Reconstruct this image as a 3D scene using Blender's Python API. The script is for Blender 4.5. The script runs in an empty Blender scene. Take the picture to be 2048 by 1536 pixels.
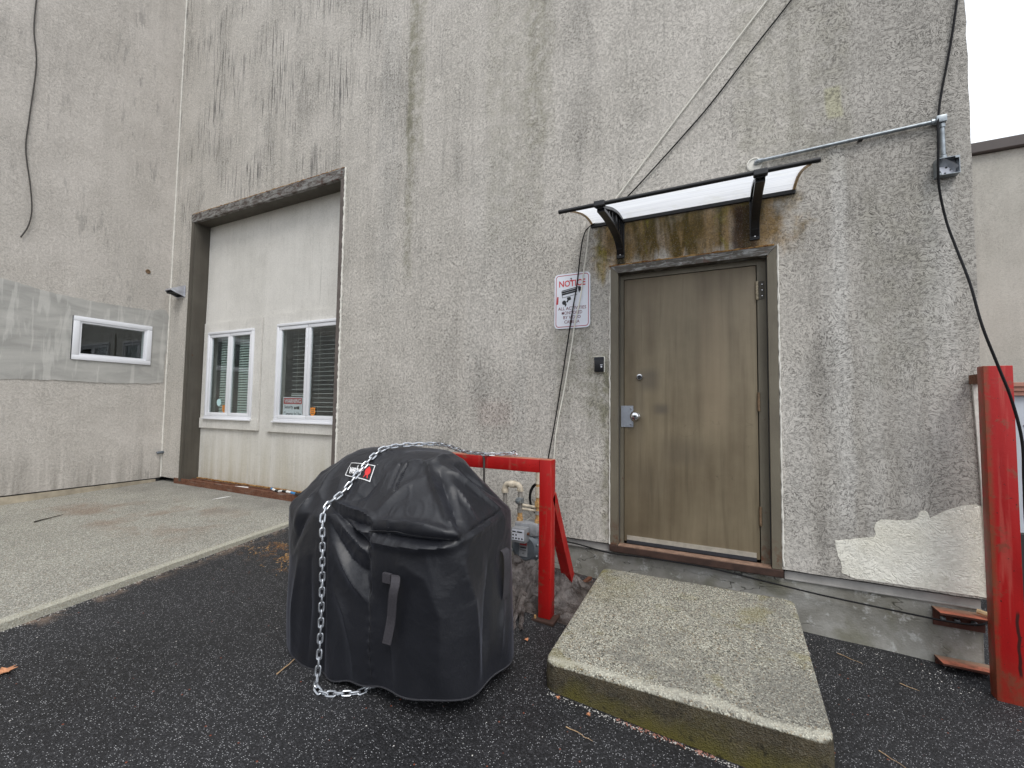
import bpy, bmesh, math, random
import numpy as np
from mathutils import Vector, Matrix, noise, Quaternion

SC = bpy.context.scene
COL = SC.collection
R = math.radians
random.seed(7)

# ------------------------------------------------------------ camera
cam_d = bpy.data.cameras.new('camera')
cam = bpy.data.objects.new('camera', cam_d)
COL.objects.link(cam)
SC.camera = cam
cam_d.sensor_width = 36.0
cam_d.lens = 878.93 / 2048 * 36.0
cam_d.clip_start = 0.05
cam_d.clip_end = 800
yaw, pitch, roll = -0.4566, 0.0527, 0.0137
fw = Vector((math.sin(yaw) * math.cos(pitch), math.cos(yaw) * math.cos(pitch), math.sin(pitch)))
r0 = Vector((math.cos(yaw), -math.sin(yaw), 0))
u0 = r0.cross(fw)
rt = math.cos(roll) * r0 + math.sin(roll) * u0
up = -math.sin(roll) * r0 + math.cos(roll) * u0
M = Matrix((rt, up, -fw)).transposed().to_4x4()
M.translation = Vector((0.8069, -3.3716, 1.02))
cam.matrix_world = M

# ------------------------------------------------------------ overcast sky, soft sun
SUN_EL, SUN_AZ = 56.0, 140.0          # azimuth clockwise from +y
w = bpy.data.worlds.new('World')
SC.world = w
w.use_nodes = True
nt = w.node_tree
for n in list(nt.nodes):
    nt.nodes.remove(n)
wo = nt.nodes.new('ShaderNodeOutputWorld')
bg = nt.nodes.new('ShaderNodeBackground')
sky = nt.nodes.new('ShaderNodeTexSky')
sky.sky_type = 'NISHITA'
sky.sun_disc = False
sky.sun_elevation = R(SUN_EL)
sky.sun_rotation = R(SUN_AZ)
sky.altitude = 50
sky.air_density = 1.4
sky.dust_density = 3.0
tc = nt.nodes.new('ShaderNodeTexCoord')
mp = nt.nodes.new('ShaderNodeMapping')
mp.inputs['Scale'].default_value = (1.0, 1.0, 2.2)
cn = nt.nodes.new('ShaderNodeTexNoise')
cn.inputs['Scale'].default_value = 2.2
cn.inputs['Detail'].default_value = 6
cn.inputs['Roughness'].default_value = 0.55
cr = nt.nodes.new('ShaderNodeValToRGB')
cr.color_ramp.elements[0].position = 0.3
cr.color_ramp.elements[0].color = (5.0, 5.5, 6.3, 1)
cr.color_ramp.elements[1].position = 0.68
cr.color_ramp.elements[1].color = (13.0, 13.3, 13.8, 1)
mx = nt.nodes.new('ShaderNodeMixRGB')
mx.inputs[0].default_value = 0.9       # nearly closed cloud cover over the blue
nt.links.new(tc.outputs['Generated'], mp.inputs[0])
nt.links.new(mp.outputs[0], cn.inputs['Vector'])
nt.links.new(cn.outputs['Fac'], cr.inputs[0])
nt.links.new(sky.outputs[0], mx.inputs[1])
nt.links.new(cr.outputs[0], mx.inputs[2])
nt.links.new(mx.outputs[0], bg.inputs[0])
bg.inputs[1].default_value = 0.1
nt.links.new(bg.outputs[0], wo.inputs[0])

sd = bpy.data.lights.new('sun', 'SUN')
sd.energy = 1.1
sd.angle = R(24)
sd.color = (1.0, 0.975, 0.94)
sun = bpy.data.objects.new('sun', sd)
COL.objects.link(sun)
az, el = R(SUN_AZ), R(SUN_EL)
to_sun = Vector((math.sin(az) * math.cos(el), math.cos(az) * math.cos(el), math.sin(el)))
sun.rotation_euler = to_sun.to_track_quat('Z', 'Y').to_euler()
sun.location = to_sun * 30

SC.view_settings.view_transform = 'Standard'
SC.view_settings.look = 'None'
SC.view_settings.exposure = 0.62
SC.view_settings.gamma = 1.0
SC.view_settings.use_curve_mapping = False
SC.cycles.use_denoising = True
SC.cycles.denoising_prefilter = 'ACCURATE'
SC.cycles.max_bounces = 8
SC.cycles.transparent_max_bounces = 12

# ------------------------------------------------------------ node helpers
class NT:
    def __init__(s, name, disp=False):
        s.m = bpy.data.materials.new(name)
        s.m.use_nodes = True
        s.t = s.m.node_tree
        s.b = s.t.nodes['Principled BSDF']
        s.out = s.t.nodes['Material Output']
    def n(s, typ, **kw):
        x = s.t.nodes.new('ShaderNode' + typ)
        for k, v in kw.items():
            setattr(x, k, v)
        return x
    def put(s, sock, v):
        if isinstance(v, bpy.types.NodeSocket):
            s.t.links.new(v, sock)
        elif v is not None:
            if sock.type == 'RGBA' and len(v) == 3:
                v = (*v, 1)
            sock.default_value = v
    def P(s, scale=(1, 1, 1), rot=(0, 0, 0), off=(0, 0, 0)):
        g = s.n('NewGeometry')
        m = s.n('Mapping')
        m.inputs['Scale'].default_value = scale
        m.inputs['Rotation'].default_value = rot
        m.inputs['Location'].default_value = off
        s.put(m.inputs[0], g.outputs['Position'])
        return m.outputs[0]
    def PO(s, scale=(1, 1, 1)):
        g = s.n('TexCoord')
        m = s.n('Mapping')
        m.inputs['Scale'].default_value = scale
        s.put(m.inputs[0], g.outputs['Object'])
        return m.outputs[0]
    def xyz(s):
        g = s.n('NewGeometry')
        x = s.n('SeparateXYZ')
        s.put(x.inputs[0], g.outputs['Position'])
        return x.outputs[0], x.outputs[1], x.outputs[2]
    def noise(s, vec, scale=5, detail=3, rough=.5, dist=0.0, col=False):
        x = s.n('TexNoise')
        s.put(x.inputs['Vector'], vec)
        x.inputs['Scale'].default_value = scale
        x.inputs['Detail'].default_value = detail
        x.inputs['Roughness'].default_value = rough
        x.inputs['Distortion'].default_value = dist
        return x.outputs['Color'] if col else x.outputs['Fac']
    def voro(s, vec, scale=5, feature='F1', rnd=1.0, out='Distance'):
        x = s.n('TexVoronoi', feature=feature)
        s.put(x.inputs['Vector'], vec)
        x.inputs['Scale'].default_value = scale
        x.inputs['Randomness'].default_value = rnd
        return x.outputs[out]
    def mr(s, v, a, b, c=0.0, d=1.0, smooth=False):
        x = s.n('MapRange', interpolation_type='SMOOTHSTEP' if smooth else 'LINEAR')
        s.put(x.inputs[0], v)
        for i, q in enumerate((a, b, c, d)):
            x.inputs[i + 1].default_value = q
        return x.outputs[0]
    def ma(s, op, a, b=None, c=None):
        x = s.n('Math', operation=op)
        s.put(x.inputs[0], a)
        if b is not None: s.put(x.inputs[1], b)
        if c is not None: s.put(x.inputs[2], c)
        return x.outputs[0]
    def mul(s, *v):
        o = v[0]
        for q in v[1:]:
            o = s.ma('MULTIPLY', o, q)
        return o
    def add(s, *v):
        o = v[0]
        for q in v[1:]:
            o = s.ma('ADD', o, q)
        return o
    def mix(s, f, a, b, mode='MIX'):
        x = s.n('MixRGB', blend_type=mode)
        s.put(x.inputs[0], f); s.put(x.inputs[1], a); s.put(x.inputs[2], b)
        return x.outputs[0]
    def vadd(s, a, b):
        x = s.n('VectorMath', operation='ADD')
        s.put(x.inputs[0], a); s.put(x.inputs[1], b)
        return x.outputs[0]
    def vscale(s, a, k):
        x = s.n('VectorMath', operation='SCALE')
        s.put(x.inputs[0], a); x.inputs['Scale'].default_value = k
        return x.outputs[0]
    def vmul(s, a, k):
        x = s.n('VectorMath', operation='MULTIPLY')
        s.put(x.inputs[0], a); x.inputs[1].default_value = k
        return x.outputs[0]
    def band(s, v, c, h, soft):      # 1 inside |v-c|<h, soft edges
        d = s.ma('ABSOLUTE', s.ma('SUBTRACT', v, c))
        return s.mr(d, h, h + soft, 1, 0, True)
    def bump(s, h, strength=1.0, dist=.01, normal=None):
        x = s.n('Bump')
        x.inputs['Strength'].default_value = strength
        x.inputs['Distance'].default_value = dist
        s.put(x.inputs['Height'], h)
        if normal is not None: s.put(x.inputs['Normal'], normal)
        return x.outputs[0]
    def set(s, col=None, rough=None, metal=None, normal=None, spec=None):
        if col is not None: s.put(s.b.inputs['Base Color'], col)
        if rough is not None: s.put(s.b.inputs['Roughness'], rough)
        if metal is not None: s.put(s.b.inputs['Metallic'], metal)
        if normal is not None: s.put(s.b.inputs['Normal'], normal)
        if spec is not None: s.put(s.b.inputs['Specular IOR Level'], spec)
        return s.m

def swirl(t, flat, seed=0.0):
    """trowelled stucco: short curved grooves. flat = (x,y,z) mask scale keeping the wall plane"""
    p = t.P(off=(seed, seed * .7, seed * 1.3))
    w1 = t.noise(p, 3.1, 2, .5, col=True)
    w2 = t.noise(p, 9.0, 1, .5, col=True)
    q = t.vadd(p, t.vscale(w1, .50))
    q = t.vadd(q, t.vscale(w2, .10))
    q = t.vmul(q, flat)
    a = t.noise(q, 1.0, 2.5, .62)
    groove = t.mr(t.ma('ABSOLUTE', t.ma('SUBTRACT', a, .5)), 0.0, .085, 1, 0, True)
    brk = t.mr(t.noise(p, 46, 2, .6), .34, .56, 0, 1)
    grain = t.noise(p, 170, 2, .7)
    return t.mul(groove, brk), a, grain, p

def stucco(name, base, dark, dirt_amt, kind):
    t = NT(name)
    x, y, z = t.xyz()
    hz = x if kind != 'side' else y
    flat = (58, 58, 118)
    g, a, grain, p = swirl(t, flat, {'main': 0, 'side': 3.3, 'panel': 7.1, 'far': 11}[kind])
    # large tonal variation and streaks running down
    st1 = t.noise(t.P((2.4, 2.4, .42)), 1, 5, .65, .5)
    st2 = t.noise(t.P((11, 11, .55), off=(3, 3, 0)), 1, 4, .65, .3)
    st3 = t.noise(t.P((46, 46, 1.7), off=(1, 5, 0)), 1, 3, .6, .2)
    blot = t.noise(t.P(off=(9, 2, 4)), 1.5, 5, .6)
    c = t.mix(t.mr(blot, .35, .68), base, tuple(v * k for v, k in zip(base, (.86, .86, .85))))
    c = t.mix(t.mul(t.mr(st1, .50, .74, 0, 1, True), t.mr(blot, .30, .62), .50 * dirt_amt), c, dark)
    c = t.mix(t.mul(t.mr(st2, .52, .76), t.mr(t.noise(p, 1.1, 3), .34, .60), .46 * dirt_amt), c, dark)
    c = t.mix(t.mul(t.mr(st2, .46, .30), .22), c, tuple(min(1, v * 1.16) for v in base))
    # dirt held in the trowel grooves; more where the wall is dirty
    dmask = t.add(t.mul(t.mr(st1, .35, .7), .35), t.mul(t.mr(blot, .35, .7), .25), .42)
    black = (.060, .056, .050)
    if kind == 'main':
        # black hair streaks high on the left
        hs = t.mul(t.mr(st3, .52, .63), t.mr(z, 2.3, 4.3, 0, 1, True), t.mr(x, -.9, -3.6, 0, 1, True),
                   t.mr(t.noise(p, 1.6, 3), .42, .58))
        c = t.mix(t.mul(hs, .92), c, (.085, .083, .085))
        hs2 = t.mul(t.mr(st3, .60, .72), t.mr(t.noise(p, .9, 2), .45, .65), .38)
        c = t.mix(hs2, c, (.13, .13, .12))
        # darker, dirtier end of the wall right of the door, with pale washed lines
        rd = t.mul(t.mr(x, 1.0, 1.7, 0, 1, True), .36)
        c = t.mix(rd, c, (.22, .212, .19))
        wob = t.ma('ADD', x, t.mr(t.noise(t.P((0, 0, 1)), 2.2, 2), 0, 1, -.06, .06))
        for cx, hw, z0, z1, k in ((1.455, .014, .45, 2.62, .75), (1.43, .045, .3, 1.9, .38), (1.60, .02, .3, 1.5, .35), (1.20, .05, .1, 1.2, .35), (1.78, .03, .5, 1.5, .3),
                                  (1.93, .045, .9, 2.35, .55), (-.78, .05, .1, 1.6, .28), (-2.3, .10, 2.2, 5, .22), (-1.1, .2, 1.2, 3.2, .2)):
            m = t.mul(t.band(wob, cx, hw, .05), t.band(z, (z0 + z1) / 2, (z1 - z0) / 2, .22), k)
            c = t.mix(m, c, (.62, .60, .56))
        for cx, hw, z0, z1, k in ((-2.02, .018, 2.4, 6.5, .42), (-1.96, .07, 3.6, 6.5, .35), (-.62, .10, 3.4, 6.0, .30),
                                  (-.86, .25, 2.6, 6.0, .22), (1.2, .3, 2.7, 4.6, .22), (.02, .06, .1, 1.25, .62), (-.10, .05, 1.0, 1.34, .5),
                                  (-.3, .12, 1.1, 1.66, .3), (1.75, .15, 1.3, 2.3, .2)):
            m = t.mul(t.band(wob, cx, hw, .06), t.band(z, (z0 + z1) / 2, (z1 - z0) / 2, .25), k,
                      t.mr(t.noise(p, 11, 3), .3, .62))
            c = t.mix(m, c, (.17, .165, .085))
        # algae and rust runs between canopy and door head
        zw = t.ma('ADD', z, t.mul(t.mr(t.noise(t.P((7, 7, 1.2), off=(5, 0, 2)), 1, 4, .65, .3), .25, .75, -.22, .16), 1.0))
        zone = t.mul(t.band(t.ma('ADD', x, t.mr(t.noise(p, 3.5, 4, .65), .2, .8, -.22, .22)), .54, .52, .20), t.mr(zw, 1.97, 2.13, 0, 1, True), t.mr(z, 2.44, 2.52, 1, 0, True))
        v1 = t.noise(t.P((8, 8, 1.6), off=(2, 0, 0)), 1, 3, .6, .4)
        v2 = t.noise(t.P((5, 5, 1.2), off=(7, 0, 0)), 1, 3, .6, .3)
        algae = t.mix(t.mr(v1, .42, .60), (.42, .28, .13), (.13, .088, .022))
        algae = t.mix(t.mr(v2, .55, .66), algae, (.50, .40, .30))
        top = t.mul(t.mr(z, 2.28, 2.46, 0, 1), .7)
        algae = t.mix(t.mul(t.mr(v1, .3, .7), top), algae, (.06, .055, .018))
        c = t.mix(t.mul(zone, t.mr(t.noise(p, 5, 4, .6), .2, .5, .7, 1)), c, algae)
        yg = t.mul(zone, t.mr(t.noise(t.P((6, 6, 2), off=(1, 9, 0)), 1, 4, .65, .5), .54, .62))
        c = t.mix(t.mul(yg, .6), c, (.27, .24, .03))
        m = t.mul(t.band(wob, .93, .055, .05), t.band(z, 2.26, .16, .06), .85)
        c = t.mix(m, c, (.045, .022, .014))
        m = t.mul(t.band(wob, .08, .02, .025), t.band(z, 2.17, .05, .03), .9)
        c = t.mix(m, c, (.02, .02, .012))
        dmask = t.add(dmask, t.mul(t.mr(x, .9, 1.6, 0, 1), .12), t.mul(t.band(z, 1.4, 1.1, .5), t.band(x, -1.0, .9, .6), .16))
        # pinkish bare spot low in the middle, small yellow patch upper right
        m = t.mul(t.band(x, -1.02, .10, .12), t.band(z, .96, .06, .10), .45)
        c = t.mix(m, c, (.50, .42, .38))
        m = t.mul(t.band(wob, 1.44, .03, .025), t.band(z, 3.02, .09, .03), .75)
        c = t.mix(m, c, (.50, .48, .33))
    if kind == 'side':
        sm = t.mul(t.mr(t.noise(t.P((16, 16, 3.0), off=(4, 4, 0)), 1, 4, .65), .55, .64),
                   t.mr(t.noise(p, 1.3, 2), .50, .66), .5)
        c = t.mix(sm, c, (.16, .155, .15))
        lowd = t.mul(t.mr(z, .55, -.02, 0, 1), t.mr(st2, .35, .65), .5)
        c = t.mix(lowd, c, (.22, .20, .17))
    if kind == 'panel':
        lowd = t.mul(t.mr(z, .75, .05, 0, 1), t.mr(st2, .25, .65), .55)
        c = t.mix(lowd, c, (.40, .35, .20))
        sm = t.mul(t.mr(st3, .60, .70), t.mr(t.noise(p, 1.7, 2), .42, .6), .35)
        c = t.mix(sm, c, (.22, .22, .19))
        m = t.mul(t.mr(z, 3.3, 3.5, 0, 1), .4)
        c = t.mix(m, c, (.30, .27, .22))
    k = {'main': .88, 'side': .50, 'panel': .26, 'far': .35}[kind]
    c = t.mix(t.mul(g, dmask, k), c, black)
    c = t.mix(t.mul(t.mr(grain, .60, .74), .38 * k), c, black)
    c = t.mix(t.mul(t.mr(grain, .42, .30), .30), c, tuple(min(1, v * 1.3) for v in base))
    h = t.add(t.mul(g, -1.0), t.mul(a, .5), t.mul(grain, .7))
    nrm = t.bump(h, {'main': .55, 'side': .5, 'panel': .34, 'far': .3}[kind], .006)
    nrm = t.bump(t.noise(p, 4.5, 3), .35, .012, nrm)
    return t.set(c, .95, 0, nrm, .2)

MT = {}
MT['stucco'] = stucco('grey stucco', (.64, .603, .548), (.200, .192, .172), 1.0, 'main')
MT['stucco_side'] = stucco('side stucco', (.63, .59, .54), (.34, .325, .30), .8, 'side')
MT['stucco_panel'] = stucco('pale stucco', (.74, .72, .675), (.50, .48, .44), .5, 'panel')
MT['stucco_far'] = stucco('far stucco', (.52, .50, .45), (.33, .31, .28), .8, 'far')

def mat_patch(name, base, streak, seed, bumpk):
    t = NT(name)
    p = t.P(off=(seed, 0, seed))
    a = t.noise(t.P((1.5, 1.5, 5), rot=(.25, 0, 0), off=(seed, 0, 0)), 1.6, 4, .6, .6)
    b = t.noise(t.P((9, 13, 1.4), rot=(.45, .1, 0), off=(seed, 0, 0)), 1, 3, .6, .6)
    c = t.mix(t.mr(a, .3, .7), base, streak)
    c = t.mix(t.mul(t.mr(b, .53, .60), .32), c, tuple(min(1, v * 1.45) for v in base))
    g = t.noise(p, 120, 3, .6)
    c = t.mix(t.mul(t.mr(g, .6, .75), .4), c, tuple(v * .5 for v in base))
    return t.set(c, .93, 0, t.bump(t.add(g, t.mul(a, 2)), bumpk, .004), .2)
MT['cement'] = mat_patch('cement patch', (.48, .47, .44), (.33, .325, .305), 2, .3)

t = NT('cream paint')
p = t.P()
g, a, grain, _ = swirl(t, (34, 34, 70), 5.5)
c = t.mix(t.mr(t.noise(p, 4, 4), .35, .7), (.86, .84, .75), (.78, .75, .64))
c = t.mix(t.mul(g, .08), c, (.35, .34, .27))
c = t.mix(t.mul(t.mr(t.noise(p, 7, 5, .7), .62, .72), .5), c, (.35, .33, .19))
nr = t.bump(t.add(t.mul(g, -1), t.mul(grain, .6), t.mul(a, .6)), .6, .007)
MT['cream'] = t.set(c, .85, 0, t.bump(t.noise(p, 14, 4), .5, .012, nr), .3)

def concrete(name, base, speck, stains, sc=150, moss=0.0, bumpk=.5):
    t = NT(name)
    x, y, z = t.xyz()
    p = t.P()
    n1 = t.noise(p, 1.4, 5, .6)
    n2 = t.noise(p, 6, 5, .65)
    c = t.mix(t.mr(n1, .3, .7), base, tuple(v * .80 for v in base))
    c = t.mix(t.mul(t.mr(n2, .5, .75), .4), c, tuple(v * .6 for v in base))
    v = t.voro(p, sc, out='Color')
    sx = t.n('SeparateColor'); t.put(sx.inputs[0], v)
    c = t.mix(t.mr(sx.outputs[0], .72, .80, 0, speck), c, tuple(min(1, q * 1.75) for q in base))
    c = t.mix(t.mr(sx.outputs[1], .74, .80, 0, speck * .9), c, (.055, .05, .04))
    c = t.mix(t.mr(sx.outputs[2], .90, .92, 0, speck * .7), c, (.25, .17, .09))
    if stains == 'apron':
        m = t.mul(t.mr(t.noise(p, 2.2, 4, .6, .5), .50, .66), t.band(y, -.95, .30, .30), t.band(x, -4.6, .9, .8), .42)
        c = t.mix(m, c, (.20, .10, .05))
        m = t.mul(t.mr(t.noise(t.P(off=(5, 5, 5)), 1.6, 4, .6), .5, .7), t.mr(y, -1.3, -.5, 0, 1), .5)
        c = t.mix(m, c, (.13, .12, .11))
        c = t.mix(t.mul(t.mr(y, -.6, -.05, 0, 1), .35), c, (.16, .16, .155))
        e = t.mul(t.mr(t.ma('SUBTRACT', x, t.ma('MULTIPLY', y, -.118)), -2.985, -2.965, 0, 1), .5)
        c = t.mix(e, c, (.52, .50, .40))
    if moss:
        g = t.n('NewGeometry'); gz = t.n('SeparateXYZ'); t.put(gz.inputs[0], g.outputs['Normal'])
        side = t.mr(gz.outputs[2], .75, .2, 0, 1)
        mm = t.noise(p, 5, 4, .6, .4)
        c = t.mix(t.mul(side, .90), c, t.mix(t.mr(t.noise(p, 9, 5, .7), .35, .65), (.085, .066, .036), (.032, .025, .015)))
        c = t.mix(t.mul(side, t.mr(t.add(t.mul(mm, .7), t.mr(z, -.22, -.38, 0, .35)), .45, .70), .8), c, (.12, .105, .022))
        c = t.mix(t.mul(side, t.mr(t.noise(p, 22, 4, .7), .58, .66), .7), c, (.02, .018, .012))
        c = t.mix(t.mul(t.mr(t.noise(p, 2.3, 5, .65, .4), .46, .62), .55, t.mr(gz.outputs[2], .6, .9)), c, (.15, .145, .13))
        c = t.mix(t.mul(t.mr(t.noise(t.P(off=(7, 7, 7)), 3.1, 4, .6, .4), .56, .64), .35, t.mr(gz.outputs[2], .6, .9)), c, (.22, .19, .05))
        corner = t.mul(t.mr(x, .35, .0, 0, 1), t.mr(y, -.75, -.35, 0, 1), t.mr(mm, .35, .6), .7)
        c = t.mix(corner, c, (.17, .15, .03))
        edge = t.mul(t.band(t.ma('ADD', y, t.mr(t.noise(p, 6, 3), .2, .8, -.03, .03)), -1.30, .005, .03), t.mr(gz.outputs[2], .6, .9), .45)  # pale highlight painted along the front edge of the top
        c = t.mix(edge, c, (.62, .60, .50))
    h = t.add(t.voro(p, sc), t.mul(t.noise(p, sc * .5, 3, .7), 1.0))
    nr = t.bump(h, bumpk, .006)
    nr = t.bump(n2, .4, .01, nr)
    return t.set(c, .88, 0, nr, .25)
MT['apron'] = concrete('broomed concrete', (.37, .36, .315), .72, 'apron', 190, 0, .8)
MT['slab'] = concrete('aggregate concrete', (.33, .32, .265), .95, '', 175, 1.0, .8)
t = NT('foundation concrete')
p = t.P()
n1 = t.noise(p, 3.5, 5, .6, .3); n2 = t.noise(p, 14, 5, .7)
c = t.mix(t.mr(n1, .35, .65), (.36, .352, .325), (.19, .182, .155))
c = t.mix(t.mul(t.mr(n2, .56, .66), .65), c, (.52, .52, .50))
c = t.mix(t.mul(t.mr(t.noise(t.P(off=(3, 1, 2)), 5, 4), .55, .7), .55), c, (.115, .11, .06))
crk = t.ma('ABSOLUTE', t.ma('SUBTRACT', t.noise(t.P((1, 1, 2.6), off=(4, 0, 8)), 2.1, 4, .5), .5))
crack = t.mr(crk, 0, .006, 1, 0)
crack = t.mul(crack, t.mr(t.noise(p, 1.7, 1), .45, .55))
c = t.mix(t.mul(crack, .9), c, (.03, .028, .022))
MT['found'] = t.set(c, .92, 0, t.bump(t.add(t.mul(n2, .6), t.noise(p, 90, 3), t.mul(crack, -2)), .5, .006), .2)

t = NT('asphalt')
p = t.P()
x, y, z = t.xyz()
vc = t.voro(p, 165, out='Color'); sx = t.n('SeparateColor'); t.put(sx.inputs[0], vc)
vd = t.voro(p, 165)
vc2 = t.voro(t.P(off=(3, 3, 3)), 60, out='Color'); sx2 = t.n('SeparateColor'); t.put(sx2.inputs[0], vc2)
vd2 = t.voro(t.P(off=(3, 3, 3)), 60)
n1 = t.noise(p, 1.1, 5, .6)
c = t.mix(t.mr(n1, .35, .7), (.0095, .0095, .0105), (.018, .018, .0195))
c = t.mix(t.mul(t.mr(sx.outputs[0], .60, .95), .8), c, (.05, .05, .054))
den = t.mr(n1, .3, .7, .84, .66)
sp = t.mul(t.mr(t.ma('SUBTRACT', sx.outputs[1], den), 0, .04), t.mr(vd, .36, .24))
c = t.mix(t.mul(sp, .95), c, (.46, .46, .47))
sp2 = t.mul(t.mr(sx2.outputs[0], .972, .982), t.mr(vd2, .25, .16))
c = t.mix(t.mul(sp2, .75), c, (.30, .30, .29))
sp3 = t.mul(t.mr(sx2.outputs[1], .985, .99), t.mr(vd2, .28, .2))
c = t.mix(t.mul(sp3, .9), c, (.22, .06, .03))
# orange leaf litter ground into the surface beside the cover, dirt along the wall
o1 = t.noise(p, 7, 5, .7, .6)
om = t.mul(t.band(x, -2.36, .20, .18), t.band(y, -.98, .10, .16), t.mr(o1, .51, .58))
oc = t.mix(t.mr(t.noise(p, 60, 2), .4, .6), (.34, .15, .025), (.13, .055, .02))
c = t.mix(t.mul(om, .85, t.mr(sx.outputs[2], .2, .5)), c, oc)
dm = t.mul(t.band(y, -.12, .16, .16), t.band(x, -.15, .8, .4), t.mr(o1, .38, .55))
c = t.mix(t.mul(dm, .8), c, (.060, .034, .026))
em = t.mul(t.mr(t.ma('ADD', x, t.ma('MULTIPLY', y, .118)), -2.80, -2.90, 0, 1), t.mr(o1, .48, .6))
c = t.mix(t.mul(em, .8), c, (.22, .16, .12))
h = t.add(t.mul(t.mr(vd, 0, .5, 1, 0), t.mr(sx.outputs[0], 0, 1, .3, 1)), t.mul(t.noise(p, 260, 2), .5), t.mul(t.noise(p, 20, 3), .6))
nr = t.bump(h, .85, .006)
MT['asphalt'] = t.set(c, t.mr(n1, .3, .7, .50, .72), 0, nr, .35)

def paint(name, c1, c2, rust=.0, streak=1.0, rough=.55, bumpk=.15, seed=0):
    t = NT(name)
    p = t.P(off=(seed, seed, seed))
    s1 = t.noise(t.P((9, 9, .7), off=(seed, 0, seed)), 1, 4, .6, .2)
    s2 = t.noise(t.P((30, 30, 1.4), off=(seed, 0, seed)), 1, 3, .6, .1)
    b = t.noise(p, 3, 5, .6)
    c = t.mix(t.mr(t.add(t.mul(s1, .6 * streak), t.mul(b, 1 - .6 * streak)), .35, .65), c1, c2)
    c = t.mix(t.mul(t.mr(s2, .52, .7), .35 * streak), c, tuple(v * .62 for v in c1))
    if rust:
        r = t.noise(p, 16, 6, .72, .3)
        rm = t.mr(r, .70 - .22 * rust, .76 - .2 * rust)
        rc = t.mix(t.noise(p, 60, 3), (.13, .04, .015), (.045, .018, .011))
        c = t.mix(rm, c, rc)
        c = t.mix(t.mul(t.mr(t.noise(p, 90, 2), .62, .7), .5 * rust), c, (.03, .015, .01))
    nr = t.bump(t.add(b, t.mul(t.noise(p, 70, 4, .7), .5)), bumpk, .006)
    return t, c, rough, nr
# door leaf: weathered olive brown with smudges by the lock
t, c, ro, nr = paint('olive brown door paint', (.140, .110, .070), (.240, .198, .130), 0, 1.0, .5, .12)
x, y, z = t.xyz()
p = t.P()
wn = t.mr(t.noise(p, 6, 4), .3, .7, .5, 1)
for cx, cz, rx, rz, k in ((.27, 1.24, .10, .10, .7), (.36, 1.02, .07, .05, .8), (.5, .72, .2, .12, .3), (.2, .95, .05, .3, .3), (.28, .5, .2, .2, .2)):
    m = t.mul(t.band(x, cx, rx * .2, rx), t.band(z, cz, rz * .2, rz), wn, k)
    c = t.mix(m, c, (.075, .066, .058))
c = t.mix(t.mul(t.mr(z, 1.55, 2.05, 0, 1), .40), c, (.125, .098, .072))
m = t.mul(t.band(x, .72, .05, .07), t.band(z, 1.35, .3, .35), .35)
c = t.mix(m, c, (.30, .235, .155))
scr = t.mr(t.ma('ABSOLUTE', t.ma('SUBTRACT', t.noise(t.P((1.5, 1, 4), off=(2, 0, 1)), 2.2, 2), .5)), 0, .0022, 1, 0)
scr = t.mul(scr, t.band(z, .8, .3, .1), t.band(x, .7, .2, .1), t.mr(t.noise(p, 6, 1), .52, .56))
c = t.mix(t.mul(scr, .7), c, (.06, .045, .03))
MT['door'] = t.set(c, ro, 0, nr, .35)
t, c, ro, nr = paint('olive brown frame paint', (.130, .113, .084), (.175, .156, .115), .20, .6, .5, .3, 4)
x, y, z = t.xyz()
rb = t.mul(t.mr(z, .22, .02, 0, 1), t.mr(t.noise(t.P(), 18, 4, .7), .48, .6))
c = t.mix(t.mul(rb, .8), c, (.11, .035, .015))
MT['frame'] = t.set(c, ro, 0, nr, .35)
t, c, ro, nr = paint('taupe steel paint', (.072, .064, .052), (.108, .098, .080), .22, .9, .6, .25, 9)
MT['jamb'] = t.set(c, ro, 0, nr, .3)
t = NT('weathered lintel steel')
p = t.P()
a = t.noise(t.P((3, 3, 9)), 3, 6, .7, .5)
c = t.mix(t.mr(a, .42, .60), (.085, .068, .058), (.26, .26, .25))
c = t.mix(t.mr(t.noise(p, 13, 5, .7), .58, .66), c, (.075, .030, .020))
MT['lintel'] = t.set(c, t.mr(a, .4, .6, .75, .35), .15, t.bump(t.noise(p, 22, 5, .7), .7, .008))
t = NT('brown drip painted steel')
a = t.noise(t.P((3, 3, 14)), 3, 6, .7, .8)
c = t.mix(t.mr(a, .50, .62), (.085, .074, .060), (.30, .30, .29))
c = t.mix(t.mul(t.mr(t.noise(t.P(), 20, 5, .7), .6, .68), .7), c, (.09, .03, .015))
MT['doorhead'] = t.set(c, .45, .1, t.bump(t.noise(t.P((1, 1, 3)), 18, 5, .7), .7, .008))

t = NT('rusty steel')
p = t.P()
a = t.noise(p, 9, 6, .7, .4); b = t.noise(p, 60, 4, .7)
c = t.mix(t.mr(a, .35, .65), (.13, .05, .028), (.21, .105, .065))
c = t.mix(t.mr(b, .5, .7), c, (.065, .030, .022))
c = t.mix(t.mul(t.mr(t.noise(t.P((1.2, 8, 14), off=(5, 0, 0)), 3, 4), .58, .7), .6), c, (.26, .22, .19))
MT['rust'] = t.set(c, .85, .1, t.bump(t.add(a, b), .6, .005), .3)
t = NT('rust foam seal')
p = t.P()
c = t.mix(t.mr(t.noise(p, 25, 4, .7), .4, .6), (.42, .26, .10), (.15, .055, .02))
MT['seal'] = t.set(c, .9, 0, t.bump(t.noise(p, 50, 4), .8, .01), .2)

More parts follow.
